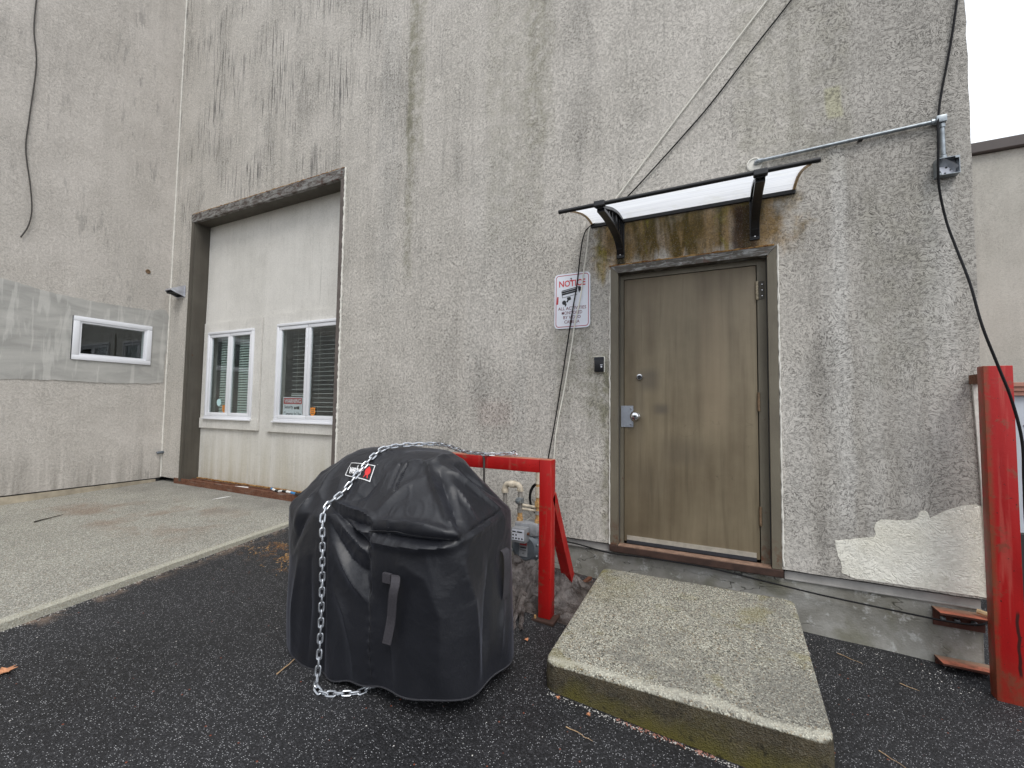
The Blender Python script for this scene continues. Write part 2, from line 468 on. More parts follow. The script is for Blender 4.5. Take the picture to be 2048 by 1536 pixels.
def red_paint(name, rust, seed, fade):
    t = NT(name)
    p = t.P(off=(seed, seed, 0))
    s1 = t.noise(t.P((14, 14, .9), off=(seed, 0, 0)), 1, 4, .6, .2)
    c = t.mix(t.mr(s1, .3, .7), (.315, .007, .007), (.42, .011, .010))
    c = t.mix(t.mul(t.mr(t.noise(t.P((30, 30, 2)), 1, 3), .60, .70), .35), c, (.50, .12, .09))
    r = t.noise(p, 9, 6, .72, .3)
    c = t.mix(t.mr(r, .66 - rust * .16, .74 - rust * .16, 0, .85), c, (.20, .055, .032))
    c = t.mix(t.mr(t.noise(p, 55, 3, .7), .66, .70), c, (.035, .014, .01))
    if fade:
        x, y, z = t.xyz()
        l = t.mul(t.band(x, 1.995, .012, .022), t.mr(t.noise(p, 14, 5, .7), .3, .55), .85)
        c = t.mix(l, c, (.18, .062, .030))
        l = t.mul(t.mr(z, -.15, -.42, 0, 1), t.mr(r, .3, .6), .85)
        c = t.mix(l, c, (.20, .055, .03))
        l = t.mul(t.band(t.ma('ADD', x, t.mr(t.noise(p, 7, 2), 0, 1, -.02, .02)), 2.088, .004, .006), t.band(z, -.12, .14, .03))
        c = t.mix(l, c, (.05, .012, .01))
        gn = t.n('NewGeometry'); gz = t.n('SeparateXYZ'); t.put(gz.inputs[0], gn.outputs['Normal'])
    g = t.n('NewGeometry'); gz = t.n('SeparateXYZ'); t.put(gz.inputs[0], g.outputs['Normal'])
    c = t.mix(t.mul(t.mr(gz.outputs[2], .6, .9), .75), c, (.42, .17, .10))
    return t.set(c, .42, 0, t.bump(t.add(r, t.mul(t.noise(p, 60, 3), .5)), .35, .004), .3)
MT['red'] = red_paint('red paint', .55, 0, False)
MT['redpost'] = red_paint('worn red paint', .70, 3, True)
t = NT('red oxide angle primer')
p = t.P()
x, y, z = t.xyz()
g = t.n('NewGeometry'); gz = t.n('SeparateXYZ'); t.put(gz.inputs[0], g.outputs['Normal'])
c = t.mix(t.mr(gz.outputs[2], .4, .8), (.075, .028, .020), (.46, .145, .085))  # upward faces lighter red, all other faces dark brown
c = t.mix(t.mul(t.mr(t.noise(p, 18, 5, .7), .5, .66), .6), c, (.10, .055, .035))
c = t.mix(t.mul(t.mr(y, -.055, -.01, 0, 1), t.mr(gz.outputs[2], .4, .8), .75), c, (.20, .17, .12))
MT['oxide'] = t.set(c, .8, 0, t.bump(t.noise(p, 60, 4), .4, .004), .3)

def simple(name, col, rough=.5, metal=0, nscale=0, namp=.2, bumpk=0, spec=.5):
    t = NT(name)
    c = col
    nr = None
    if nscale:
        n = t.noise(t.P(), nscale, 4, .65)
        c = t.mix(t.mr(n, .3, .7), tuple(v * (1 - namp) for v in col), tuple(min(1, v * (1 + namp)) for v in col))
        if bumpk: nr = t.bump(n, bumpk, .003)
    return t.set(c, rough, metal, nr, spec)
MT['galv'] = simple('galvanised steel', (.30, .33, .35), .42, .75, 30, .3, .2)
MT['zinc'] = simple('zinc chain steel', (.52, .54, .57), .33, .9, 60, .2)
MT['chrome'] = simple('chrome', (.75, .75, .76), .12, 1.0)
MT['steelplate'] = simple('grey latch steel', (.42, .45, .50), .38, .6, 20, .1)
MT['brass'] = simple('dull brass', (.23, .155, .095), .5, .5, 40, .3)
MT['pale_hinge'] = simple('paint chipped hinge', (.36, .31, .22), .6, .2, 90, .5)
MT['black'] = simple('black plastic', (.010, .010, .012), .38, 0, 20, .2, .1)
MT['blackmetal'] = simple('black powder coat', (.007, .007, .008), .5, 0, 40, .3)
MT['cable'] = simple('black cable', (.006, .006, .007), .65, spec=.2)
MT['cablegrey'] = simple('weathered dark cable', (.05, .045, .04), .6)
MT['darkrust'] = simple('dark brown threshold steel', (.047, .024, .017), .7, .1, 14, .45, .4)
MT['sillpink'] = simple('lit threshold top', (.27, .17, .12), .6, .1, 24, .4, .3)  # lit top of the threshold, put into a lighter pinkish colour
MT['whitecable'] = simple('dirty white cable', (.72, .70, .62), .5, 0, 10, .15)
MT['vinyl'] = simple('white vinyl', (.78, .79, .82), .35, 0, 3, .04)
MT['whitesign'] = simple('white sign face', (.74, .76, .82), .35, 0, 4, .03)
MT['signred'] = simple('sign red', (.60, .050, .055), .45, 0, 80, .2)
MT['signpink'] = simple('faded sign red line', (.42, .065, .085), .45)
MT['signblack'] = simple('sign black', (.012, .012, .016), .5)
MT['signtext'] = simple('faded maroon print', (.20, .060, .075), .5)
MT['rubber'] = simple('dark rubber', (.02, .022, .028), .7, 0, 30, .3)
MT['alum'] = simple('aluminium strip', (.58, .54, .47), .4, .6, 12, .2)
MT['caulk'] = simple('white caulk', (.70, .68, .62), .8, 0, 25, .15, .6)
MT['coping'] = simple('brown metal coping', (.075, .060, .055), .5, 0, 3, .1)
MT['flash'] = simple('grey metal flashing', (.30, .29, .275), .6, .2, 6, .25, .2)
MT['edgestrip'] = simple('beige base strip', (.38, .33, .25), .8, 0, 6, .3, .2)
MT['dark'] = simple('dark interior', (.03, .03, .03), .9)
MT['room'] = simple('interior wall', (.16, .155, .14), .9)
MT['blind'] = simple('white blind slat', (.62, .63, .62), .5)
MT['blindgreen'] = simple('pale green blind slat', (.46, .54, .50), .55)
MT['vent'] = simple('aluminium vent', (.55, .56, .60), .4, .7, 14, .2, .2)
MT['meter'] = simple('grey meter paint', (.13, .15, .17), .5, .2, 12, .25, .2)
MT['jambbrown'] = simple('brown taupe steel', (.125, .105, .095), .6, 0, 9, .25, .3)
MT['meterpale'] = simple('pale meter casing', (.29, .30, .315), .45, .1, 30, .2)
MT['pipecream'] = simple('cream painted pipe', (.52, .46, .36), .6, 0, 26, .35, .4)
MT['pipegrey'] = simple('bare galvanised pipe', (.36, .34, .31), .6, .5, 20, .3, .3)
MT['piperust'] = simple('orange pipe fitting', (.42, .25, .10), .65, 0, 60, .5, .5)
MT['orange'] = simple('orange sticker', (.72, .26, .04), .5, 0, 90, .3)
MT['mint'] = simple('pale blue sticker', (.50, .72, .72), .5)
MT['warnred'] = simple('warning red', (.45, .035, .04), .5)
MT['ropeblue'] = simple('blue tape', (.04, .22, .50), .5)
MT['bone'] = simple('tan edge strip', (.50, .35, .19), .6, 0, 18, .35)
MT['oppwall'] = simple('opposite grey building', (.16, .165, .17), .8, 0, 1, .2)
MT['oppwhite'] = simple('opposite white trim', (.62, .64, .68), .6)
MT['oppdark'] = simple('opposite dark opening', (.02, .02, .022), .6)
MT['leafgreen'] = simple('opposite shrub green', (.045, .085, .035), .8, 0, 8, .5)
MT['shed'] = simple('pale grey siding', (.52, .55, .60), .6, 0, 2, .1)
MT['shedtrim'] = simple('terracotta trim', (.40, .19, .14), .7, 0, 8, .15)
MT['darkred'] = simple('maroon mark', (.09, .012, .04), .6)
MT['twig'] = simple('dry straw', (.40, .27, .15), .8, 0, 40, .3)
MT['twigdark'] = simple('dark twig', (.035, .028, .022), .8)
MT['leaf'] = simple('dry orange leaf', (.52, .24, .12), .7, 0, 30, .35, .4)
MT['pebble'] = simple('pale pebble', (.50, .48, .45), .8, 0, 60, .2, .3)
MT['chalk'] = simple('white paint dab', (.80, .80, .78), .8)
MT['hem'] = simple('cover hem piping', (.030, .030, .035), .7, 0, 120, .4)
MT['thread'] = simple('grey webbing', (.040, .037, .043), .75, 0, 200, .3, .4)
MT['logowhite'] = simple('logo white', (.75, .75, .75), .5)
MT['logored'] = simple('logo red', (.65, .03, .03), .5)
MT['logoblack'] = simple('logo black', (.008, .008, .010), .45)

# black woven polyester cover
t = NT('black polyester cover')
p = t.P()
n = t.noise(p, 4, 5, .6)
c = t.mix(t.mr(n, .3, .7), (.0070, .0076, .0105), (.0115, .0122, .0160))
v = t.voro(t.P(off=(1, 2, 0)), 26, out='Color'); sx = t.n('SeparateColor'); t.put(sx.inputs[0], v)
vd = t.voro(t.P(off=(1, 2, 0)), 26)
drop = t.mul(t.mr(sx.outputs[0], .95, .955), t.mr(vd, .09, .05))
c = t.mix(drop, c, (.004, .004, .005))
lint = t.mul(t.mr(sx.outputs[1], .975, .98), t.mr(vd, .06, .03))
c = t.mix(lint, c, (.35, .35, .36))
h = t.add(t.mul(t.noise(p, 420, 1), .5), t.mul(t.noise(p, 30, 4, .6), .8))
nr = t.bump(h, .28, .003)
nr = t.bump(t.noise(p, 7, 4, .6, .4), .30, .018, nr)
t.set(c, .43, 0, nr, .5)
t.b.inputs['Sheen Weight'].default_value = .10
t.b.inputs['Sheen Roughness'].default_value = .4
t.b.inputs['Sheen Tint'].default_value = (.75, .8, 1, 1)
MT['cover'] = t.m

# brown plastic sheeting, grey highlights mixed into its colour
t = NT('brown plastic sheeting')
p = t.P()
c = t.mix(t.mr(t.noise(p, 9, 5, .7), .38, .62), (.035, .026, .023), (.15, .13, .122))
c = t.mix(t.mr(t.noise(p, 26, 4, .7), .58, .66), c, (.035, .026, .022))
MT['tarp'] = t.set(c, .24, 0, t.bump(t.noise(p, 22, 6, .7, .8), .9, .02), .6)

# window pane: dark reflecting float glass
t = NT('window glass')
tr = t.n('BsdfTransparent'); tr.inputs[0].default_value = (.90, .93, .92, 1)
gl = t.n('BsdfGlossy'); gl.inputs['Roughness'].default_value = .015
gl.inputs[0].default_value = (.9, .93, .95, 1)
gg = t.n('NewGeometry'); fr = t.n('Fresnel'); t.put(fr.inputs[0], t.mr(gg.outputs['Backfacing'], 0, 1, 1.52, .658))
ms = t.n('MixShader')
t.put(ms.inputs[0], t.ma('MULTIPLY', fr.outputs[0], 1.25))
t.t.links.new(tr.outputs[0], ms.inputs[1]); t.t.links.new(gl.outputs[0], ms.inputs[2])
t.t.links.new(ms.outputs[0], t.out.inputs[0])
MT['glass'] = t.m

# twin-wall polycarbonate: lets the sky through
t = NT('milky polycarbonate')
p = t.P()
s = t.noise(t.P((2, 90, 90)), 1, 2)
c = t.mix(t.mr(s, .4, .6), (.86, .88, .91), (.74, .76, .80))
c = t.mix(t.mul(t.mr(t.noise(p, 7, 4, .7), .5, .7), .3), c, (.62, .62, .55))
df = t.n('BsdfDiffuse'); tl = t.n('BsdfTranslucent')
t.put(df.inputs[0], c); t.put(tl.inputs[0], c)
ms = t.n('MixShader'); ms.inputs[0].default_value = .72
t.t.links.new(df.outputs[0], ms.inputs[1]); t.t.links.new(tl.outputs[0], ms.inputs[2])
t.t.links.new(ms.outputs[0], t.out.inputs[0])
MT['poly'] = t.m

# ------------------------------------------------------------ geometry helpers
ROOT = {}
class B:
    """collects shapes in world coordinates"""
    def __init__(s): s.v = []; s.f = []
    def add(s, vs, fs):
        o = len(s.v)
        s.v += [tuple(v) for v in vs]
        s.f += [tuple(i + o for i in f) for f in fs]
        return s
    def box(s, x0, x1, y0, y1, z0, z1, bev=0.0):
        x0, x1 = min(x0, x1), max(x0, x1); y0, y1 = min(y0, y1), max(y0, y1); z0, z1 = min(z0, z1), max(z0, z1)
        if bev <= 0:
            return s.add([(x0, y0, z0), (x1, y0, z0), (x1, y1, z0), (x0, y1, z0), (x0, y0, z1), (x1, y0, z1), (x1, y1, z1), (x0, y1, z1)],
                         [(0, 3, 2, 1), (4, 5, 6, 7), (0, 1, 5, 4), (1, 2, 6, 5), (2, 3, 7, 6), (3, 0, 4, 7)])
        bm = bmesh.new()
        bmesh.ops.create_cube(bm, size=1)
        for v in bm.verts:
            v.co = Vector(((x0 + x1) / 2 + v.co.x * (x1 - x0), (y0 + y1) / 2 + v.co.y * (y1 - y0), (z0 + z1) / 2 + v.co.z * (z1 - z0)))
        bmesh.ops.bevel(bm, geom=bm.edges[:], offset=bev, segments=2, affect='EDGES', profile=.5)
        bm.verts.index_update()
        s.add([v.co[:] for v in bm.verts], [[v.index for v in f.verts] for f in bm.faces])
        bm.free()
        return s
    def tube(s, pts, r, n=8, cap=True, rs=None):
        pts = [Vector(p) for p in pts]
        rings = []
        prev = None
        for i, p in enumerate(pts):
            a = pts[max(0, i - 1)]; b = pts[min(len(pts) - 1, i + 1)]
            t = (b - a).normalized()
            if prev is None:
                q = Vector((0, 0, 1)) if abs(t.z) < .9 else Vector((1, 0, 0))
                e = t.cross(q).normalized()
            else:
                e = (prev - t * prev.dot(t)).normalized()
            prev = e
            g = t.cross(e)
            rr = rs[i] if rs else r
            rings.append([p + (e * math.cos(k * 2 * math.pi / n) + g * math.sin(k * 2 * math.pi / n)) * rr for k in range(n)])
        vs = [v for ring in rings for v in ring]
        fs = []
        for i in range(len(pts) - 1):
            for k in range(n):
                fs.append((i * n + k, i * n + (k + 1) % n, (i + 1) * n + (k + 1) % n, (i + 1) * n + k))
        if cap:
            fs.append(tuple(reversed(range(n))))
            fs.append(tuple((len(pts) - 1) * n + k for k in range(n)))
        return s.add(vs, fs)
    def prism(s, poly, axis, a, b):
        """poly in the plane normal to axis: x->(y,z) y->(x,z) z->(x,y)"""
        def mk(p, d):
            return {'x': (d, p[0], p[1]), 'y': (p[0], d, p[1]), 'z': (p[0], p[1], d)}[axis]
        n = len(poly)
        vs = [mk(p, a) for p in poly] + [mk(p, b) for p in poly]
        fs = [tuple(range(n)), tuple(reversed(range(n, 2 * n)))]
        fs += [(i, i + n, (i + 1) % n + n, (i + 1) % n) for i in range(n)]
        return s.add(vs, fs)
    def lathe(s, prof, c, axis='y', n=24):
        """prof: (radius, offset along axis)"""
        c = Vector(c)
        ax = {'x': (Vector((1, 0, 0)), Vector((0, 1, 0)), Vector((0, 0, 1))), 'y': (Vector((0, 1, 0)), Vector((1, 0, 0)), Vector((0, 0, 1))),
              'z': (Vector((0, 0, 1)), Vector((1, 0, 0)), Vector((0, 1, 0)))}[axis]
        vs = []
        for r_, d in prof:
            for k in range(n):
                a = k * 2 * math.pi / n
                vs.append(c + ax[0] * d + (ax[1] * math.cos(a) + ax[2] * math.sin(a)) * r_)
        fs = []
        for i in range(len(prof) - 1):
            for k in range(n):
                fs.append((i * n + k, i * n + (k + 1) % n, (i + 1) * n + (k + 1) % n, (i + 1) * n + k))
        fs.append(tuple(range(n))); fs.append(tuple((len(prof) - 1) * n + k for k in range(n)))
        return s.add(vs, fs)
    def mesh(s, name, mat, org=(0, 0, 0), smooth=False):
        me = bpy.data.meshes.new(name)
        me.from_pydata([(v[0] - org[0], v[1] - org[1], v[2] - org[2]) for v in s.v], [], s.f)
        bm = bmesh.new(); bm.from_mesh(me)
        bmesh.ops.recalc_face_normals(bm, faces=bm.faces[:])
        bm.to_mesh(me); bm.free()
        if smooth:
            for p in me.polygons: p.use_smooth = True
            try: me.set_sharp_from_angle(angle=R(smooth if smooth is not True else 40))
            except Exception: pass
        me.materials.append(MT[mat])
        return me
    def obj(s, name, mat, parent=None, smooth=False, org=None):
        if org is None: org = ROOT[parent] if parent is not None else (0, 0, 0)
        o = bpy.data.objects.new(name, s.mesh(name, mat, org, smooth))
        COL.objects.link(o)
        if parent is not None:
            o.parent = parent
        else:
            o.location = org
        ROOT[o] = org
        return o

def thing(name, label, cat, loc=(0, 0, 0), group=None):
    o = bpy.data.objects.new(name, None)
    o.empty_display_size = .05
    COL.objects.link(o)
    o.location = loc
    ROOT[o] = loc
    o['label'] = label; o['category'] = cat
    if group: o['group'] = group
    return o
def tag(o, label, cat, group=None):
    o['label'] = label; o['category'] = cat
    if group: o['group'] = group
    return o
def stuff(o): o['kind'] = 'stuff'; return o
def struct(o): o['kind'] = 'structure'; return o

def text(name, body, cx, cz, y, height, width, mat, parent, plane='y', depth=.0008, bold=0.0, rot=0.0, shear=0.0, ymap=None):
    cu = bpy.data.curves.new(name, 'FONT')
    cu.body = body
    cu.size = 1
    cu.extrude = 0
    cu.offset = bold
    cu.shear = shear
    cu.resolution_u = 3
    tmp = bpy.data.objects.new(name, cu)
    COL.objects.link(tmp)
    bpy.context.view_layer.update()
    dg = bpy.context.evaluated_depsgraph_get()
    me = bpy.data.meshes.new_from_object(tmp.evaluated_get(dg))
    bpy.data.objects.remove(tmp); bpy.data.curves.remove(cu)
    vs = np.array([v.co[:] for v in me.vertices])
    mn, mxx = vs.min(0), vs.max(0)
    vs[:, 0] = (vs[:, 0] - (mn[0] + mxx[0]) / 2) / (mxx[0] - mn[0]) * width
    vs[:, 1] = (vs[:, 1] - (mn[1] + mxx[1]) / 2) / (mxx[1] - mn[1]) * height
    fs = [tuple(p.vertices) for p in me.polygons]
    bpy.data.meshes.remove(me)
    ca, sa = math.cos(rot), math.sin(rot)
    b = B()
    out = []
    for x_, y_, _ in vs:
        X_ = x_ * ca - y_ * sa; Z_ = x_ * sa + y_ * ca
        if ymap: out.append(ymap(X_, Z_))
        else: out.append((cx + X_, y, cz + Z_))
    b.add(out, fs)
    return b.obj(name, mat, parent)

def sstep(a, b, x):
    t_ = max(0., min(1., (x - a) / (b - a))) if b != a else 0
    return t_ * t_ * (3 - 2 * t_)
def nz(x, y, z): return noise.noise(Vector((x, y, z)))

# ------------------------------------------------------------ ground
def interp(x, xs, ys): return float(np.interp(x, xs, ys))
def gz(x, y):
    b_ = interp(x, [-3.2, -2.9, -2.2, -1.2, -.28, .5, 1.2, 2.1, 6], [-.09, -.088, -.145, -.210, -.275, -.332, -.372, -.405, -.45])
    yy = max(-3.6, min(.4, y))
    k = interp(x, [-3, -2.4, -1, 0], [.038, .036, .03, .03])
    return b_ + k * yy + .004 * nz(x * 1.3, y * 1.3, 2.2)
def az(x, y):                       # concrete apron surface
    return -.06 + .035 * max(-4, min(.3, y)) + .0025 * nz(x * 1.1, y * 1.1, 7.7)
def sheet(name, xs, ys, fz, mat, parent=None, xf=None):
    b = B()
    vs = [((xf(x, y) if xf else x), y, 0) for y in ys for x in xs]
    vs = [(v[0], v[1], fz(v[0], v[1])) for v in vs]
    nx = len(xs)
    fs = [(j * nx + i, j * nx + i + 1, (j + 1) * nx + i + 1, (j + 1) * nx + i) for j in range(len(ys) - 1) for i in range(nx - 1)]
    b.add(vs, fs)
    return b.obj(name, mat, parent, smooth=True)
def lin(a, b, st): return list(np.arange(a, b, st)) + [b]
gx = [-120, -60, -30, -14, -8, -5] + lin(-3.3, 4.0, .05) + [6, 10, 20, 40, 80, 140]
gy = [-140, -70, -35, -18, -10, -6] + lin(-4.4, .5, .05) + [1.2, 3, 8, 20, 60, 140]
struct(sheet('ground', gx, gy, gz, 'asphalt'))
def apron_edge(y): return -2.93 - .118 * y + .008 * nz(0, y * 5, 3) + .004 * nz(0, y * 19, 1)
b = B()
ays = lin(-5.5, .12, .05)
NU = 90
us = [i / NU for i in range(NU + 1)]
vs = []
for y in ays:
    e = apron_edge(y)
    for i, u_ in enumerate(us):
        x = -6.30 + (e + 6.30) * u_
        drop = .010 * sstep(e - .012, e, x)
        vs.append((x, y, az(x, y) - drop))
    vs.append((e + .006, y, az(e, y) - .06))
    vs.append((e + .006, y, -.6))
nx = NU + 3
fs = [(j * nx + i, j * nx + i + 1, (j + 1) * nx + i + 1, (j + 1) * nx + i) for j in range(len(ays) - 1) for i in range(nx - 1)]
b.add(vs, fs)
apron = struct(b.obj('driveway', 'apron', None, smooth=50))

# ------------------------------------------------------------ the stucco building
bld = thing('building', 'tall grey stucco building whose stained front wall holds the brown steel door', 'building', (0, 0, 0))
ZT = 8.0
def wallgrid(mapf, ub, vb, holes, amp, back, step=.07, edge=None, seed=0):
    """skin with holes; mapf(u,v,d) -> world; noise relief; reveals of depth back"""
    def brk(lo, hi, marks):
        m = sorted(set([lo, hi] + [q for q in marks if lo < q < hi]))
        out = []
        for a, c in zip(m, m[1:]):
            k = max(1, int(round((c - a) / step)))
            out += [a + (c - a) * i / k for i in range(k)]
        return out + [hi]
    us_ = brk(ub[0], ub[1], [h[0] for h in holes] + [h[1] for h in holes])
    vs_ = brk(vb[0], vb[1], [h[2] for h in holes] + [h[3] for h in holes])
    def inh(u, v): return any(h[0] - 1e-6 < u < h[1] + 1e-6 and h[2] - 1e-6 < v < h[3] + 1e-6 for h in holes)
    nu, nv = len(us_), len(vs_)
    idx = {}
    b = B()
    V, F = [], []
    def vid(i, j, lay):
        k = (i, j, lay)
        if k not in idx:
            u, v = us_[i], vs_[j]
            if lay == 0:
                d = amp * (nz(u * 1.7 + seed, v * 1.7, 3) + .5 * nz(u * 5 + seed, v * 5, 9))
                if edge:
                    u, v, d = edge(u, v, d)
            else: d = back
            idx[k] = len(V); V.append(mapf(u, v, d))
        return idx[k]
    solid = [[not inh((us_[i] + us_[i + 1]) / 2, (vs_[j] + vs_[j + 1]) / 2) for j in range(nv - 1)] for i in range(nu - 1)]
    for i in range(nu - 1):
        for j in range(nv - 1):
            if not solid[i][j]: continue
            F.append((vid(i, j, 0), vid(i + 1, j, 0), vid(i + 1, j + 1, 0), vid(i, j + 1, 0)))
            for di, dj, e in ((-1, 0, ((i, j), (i, j + 1))), (1, 0, ((i + 1, j + 1), (i + 1, j))), (0, -1, ((i + 1, j), (i, j))), (0, 1, ((i, j + 1), (i + 1, j + 1)))):
                a, c = i + di, j + dj
                if a < 0 or c < 0 or a >= nu - 1 or c >= nv - 1 or not solid[a][c]:
                    (p, q), (r_, s_) = e
                    F.append((vid(p, q, 0), vid(p, q, 1), vid(r_, s_, 1), vid(r_, s_, 0)))
    b.add(V, F)
    return b
XL, XR = -6.2357, 2.088
DO = (0.0, 1.11, -.02, 2.122)          # door frame outer
GO = (-5.785, -2.91, -.02, 3.60)       # garage opening outer
def front_edge(u, v, d):
    if v < .03: v = .004 * nz(u * 9, 1, 4) + .0025 * nz(u * 33, 1, 4)
    if u > 1.3 and v < .62: d *= max(0, 1 - sstep(1.3, 1.42, u) * sstep(.62, .53, v))
    if u > XR - .01: u = XR + .006 * nz(3, v * 7, 4) + .004 * nz(1, v * 24, 4); d += .004
    return u, v, d
wg = wallgrid(lambda u, v, d: (u, d, v), (XL, XR), (0.0, ZT), [DO, GO], .005, .20, .07, front_edge)
wg.obj('front_wall', 'stucco', bld, smooth=50)
# return wall on the right, roof and back of the hollow shell
b = B()
b.box(XR - .20, XR - .006, .205, 7.8, -.9, ZT - .01)
b.box(XL, XR - .006, 7.81, 8.0, -.9, ZT - .01)
b.box(XL, XR - .006, .0, 8.0, ZT - .005, ZT + .2)
b.obj('outer_shell', 'stucco_far', bld)
b = B(); b.box(XL + .21, XR - .21, .21, 7.79, -.12, -.06); b.obj('interior_floor', 'dark', bld)
# interior partition so that the room behind the windows stays enclosed
b = B(); b.box(-2.80, -2.70, .215, 3.2, -.05, 3.9); b.box(-6.02, -2.81, 3.2, 3.3, -.05, 3.9); b.box(-6.02, -2.81, .34, 3.19, 3.75, 3.85)
b.obj('room_partition', 'room', bld)
# flashing strip and foundation under the stucco
b = B()
for x0, x1 in ((-2.9, -.012), (1.125, XR - .035)):
    b.box(x0, x1, .018, .10, -.060, -.012)
    b.box(x0, x1, .010, .018, -.062, -.056)
b.obj('drip_flashing', 'flash', bld)
b = B()
xs_ = lin(-2.9, XR - .03, .06)
for i in range(len(xs_) - 1): pass
V = []; F = []
zs_ = [-.0625, -.12, -.2, -.28, -.36, -.5, -.8]
for z_ in zs_:
    for x_ in xs_:
        V.append((x_, .020 + .006 * nz(x_ * 4, z_ * 4, 1) - (.02 if z_ < -.4 else 0), z_))
n_ = len(xs_)
for j in range(len(zs_) - 1):
    for i in range(n_ - 1): F.append((j * n_ + i, j * n_ + i + 1, (j + 1) * n_ + i + 1, (j + 1) * n_ + i))
b.add(V, F)
b.box(-2.9, XR - .03, .06, .19, -.8, -.0625)
b.box(XR - .034, XR - .03, .018, .19, -.8, -.0625)
b.obj('foundation', 'found', bld, smooth=50)
# cream repaint near the corner: a coat of paint on the stucco
def ragged(poly, seg=.02, amp=.006, seed=0):
    out = []
    for (x0, z0), (x1, z1) in zip(poly, poly[1:] + poly[:1]):
        L_ = math.hypot(x1 - x0, z1 - z0); k = max(1, int(L_ / seg))
        for i in range(k):
            t_ = i / k
            x = x0 + (x1 - x0) * t_; z = z0 + (z1 - z0) * t_
            a = amp * (nz(x * 22 + seed, z * 22, 1) + .6 * nz(x * 60, z * 60, seed))
            out.append((x + a, z + a * .8))
    return out
poly = [(1.42, .012), (1.425, .09), (1.40, .15), (1.393, .222), (1.55, .262), (1.60, .275), (1.585, .335), (1.61, .375), (1.66, .382), (1.72, .385), (1.79, .402), (1.80, .45), (1.83, .455), (1.845, .415), (1.93, .475),
        (2.0, .505), (2.06, .515), (2.078, .49), (2.078, .012)]
pl0 = [(p[0], p[1]) for p in poly]
sm_ = []
for i in range(len(pl0)):
    a_, c_ = pl0[i], pl0[(i + 1) % len(pl0)]
    if math.hypot(a_[0] - c_[0], a_[1] - c_[1]) > .1: sm_ += [a_, (a_[0] * .9 + c_[0] * .1, a_[1] * .9 + c_[1] * .1), (a_[0] * .1 + c_[0] * .9, a_[1] * .1 + c_[1] * .9)]
    else: sm_ += [(a_[0] * .75 + c_[0] * .25, a_[1] * .75 + c_[1] * .25), (a_[0] * .25 + c_[0] * .75, a_[1] * .25 + c_[1] * .75)]
b = B(); b.prism(ragged(sm_, .012, .004), 'y', -.0024, .002); b.obj('paint_patch', 'cream', bld)
# corner trim board on the right edge
b = B()
b.prism([(2.046, 1.195), (2.062, 1.212), (2.094, 1.212), (2.094, .0), (2.078, .0), (2.072, .3), (2.062, .7)], 'y', -.012, .02)
b.obj('corner_trim', 'caulk', bld)
# caulk joint in the inside corner
pts = [(XL + .004 + .003 * nz(1, z_ * 6, 2), -.004, z_) for z_ in lin(-.0, ZT - .1, .06)]
b = B(); b.tube(pts, .010, 6, rs=[.0085 + .005 * nz(2, z_ * 11, 5) + .004 * nz(2, z_ * 40, 5) for z_ in lin(0, ZT - .1, .06)]); b.obj('caulk_joint', 'caulk', bld, smooth=True)

# ---- door frame, leaf and fittings
b = B()
FY = -.012
b.prism([(0.0, -.0), (.056, -.0), (.056, 2.064), (0.0, 2.122)], 'y', FY, .10)
b.prism([(1.055, 0), (1.11, 0), (1.11, 2.122), (1.055, 2.064)], 'y', FY, .10)
frame = b.obj('door_frame', 'frame', bld)
b = B(); b.prism([(0.0, 2.123), (.0565, 2.0655), (1.0545, 2.0655), (1.11, 2.123)], 'y', FY - .004, .10)
b.obj('head', 'doorhead', frame, org=(0, 0, 0))
b = B()
b.box(.0565, .0865, .052, .12, .0, 2.064); b.box(.9965, 1.0545, .052, .12, .0, 2.064); b.box(.087, .996, .052, .12, 2.026, 2.064)
b.obj('rebate', 'frame', frame, org=(0, 0, 0))
b = B(); b.box(.0, 1.11, .121, .19, -.01, 2.12); b.obj('frame_backing', 'dark', bld)
b = B()
b.tube([(.0565, .048, .01), (.0565, .048, 2.06)], .004, 5); b.tube([(1.054, .048, .01), (1.054, .048, 2.06)], .004, 5)
b.obj('shadow_line', 'rubber', frame, org=(0, 0, 0))  # dark rods standing in for the shadow line between frame and rebate
b = B(); b.box(.0905, .9905, .054, .10, .022, 2.0215, .003)
door = b.obj('door', 'door', bld, smooth=30)
def bevel_ring(b, c, prof, axis='y', n=28): b.lathe(prof, c, axis, n)
b = B(); b.lathe([(.030, 0), (.030, -.006), (.024, -.016), (.014, -.020), (.013, -.042), (.021, -.047), (.029, -.060), (.030, -.072), (.026, -.082), (.014, -.087), (.0, -.087)], (.186, .0535, .965), 'y', 28)
b.obj('door_knob', 'chrome', door, smooth=35)
b = B(); b.lathe([(.008, 0), (.008, -.004), (.003, -.004), (.002, -.002)], (.186, -.0335, .965)); b.obj('keyway', 'rubber', door)
b = B(); b.lathe([(.024, 0), (.024, -.010), (.021, -.016), (.0135, -.017)], (.208, .0535, 1.262)); b.obj('deadbolt', 'chrome', door, smooth=35)
b = B(); b.lathe([(.0132, -.0), (.0132, -.0168), (.008, -.0185), (.003, -.017)], (.208, .0535, 1.262)); b.obj('lock_cylinder', 'signblack', door, smooth=35)
gp_ = []
for a in np.linspace(math.pi * .5, math.pi * 1.5, 13): gp_.append((.182 + .050 * math.cos(a) * .95, .962 + .046 * math.sin(a)))
poly = [(.068, 1.043), (.160, 1.043), (.160, 1.008)] + [(q[0], q[1]) for q in gp_ if q[0] < .160 + 1e-6] + [(.160, .916), (.160, .881), (.068, .881)]
b = B(); b.prism(poly, 'y', .045, .0515); b.box(.092, .0935, .0435, .047, .883, 1.041)
lg = b.obj('latch_guard', 'steelplate', door)
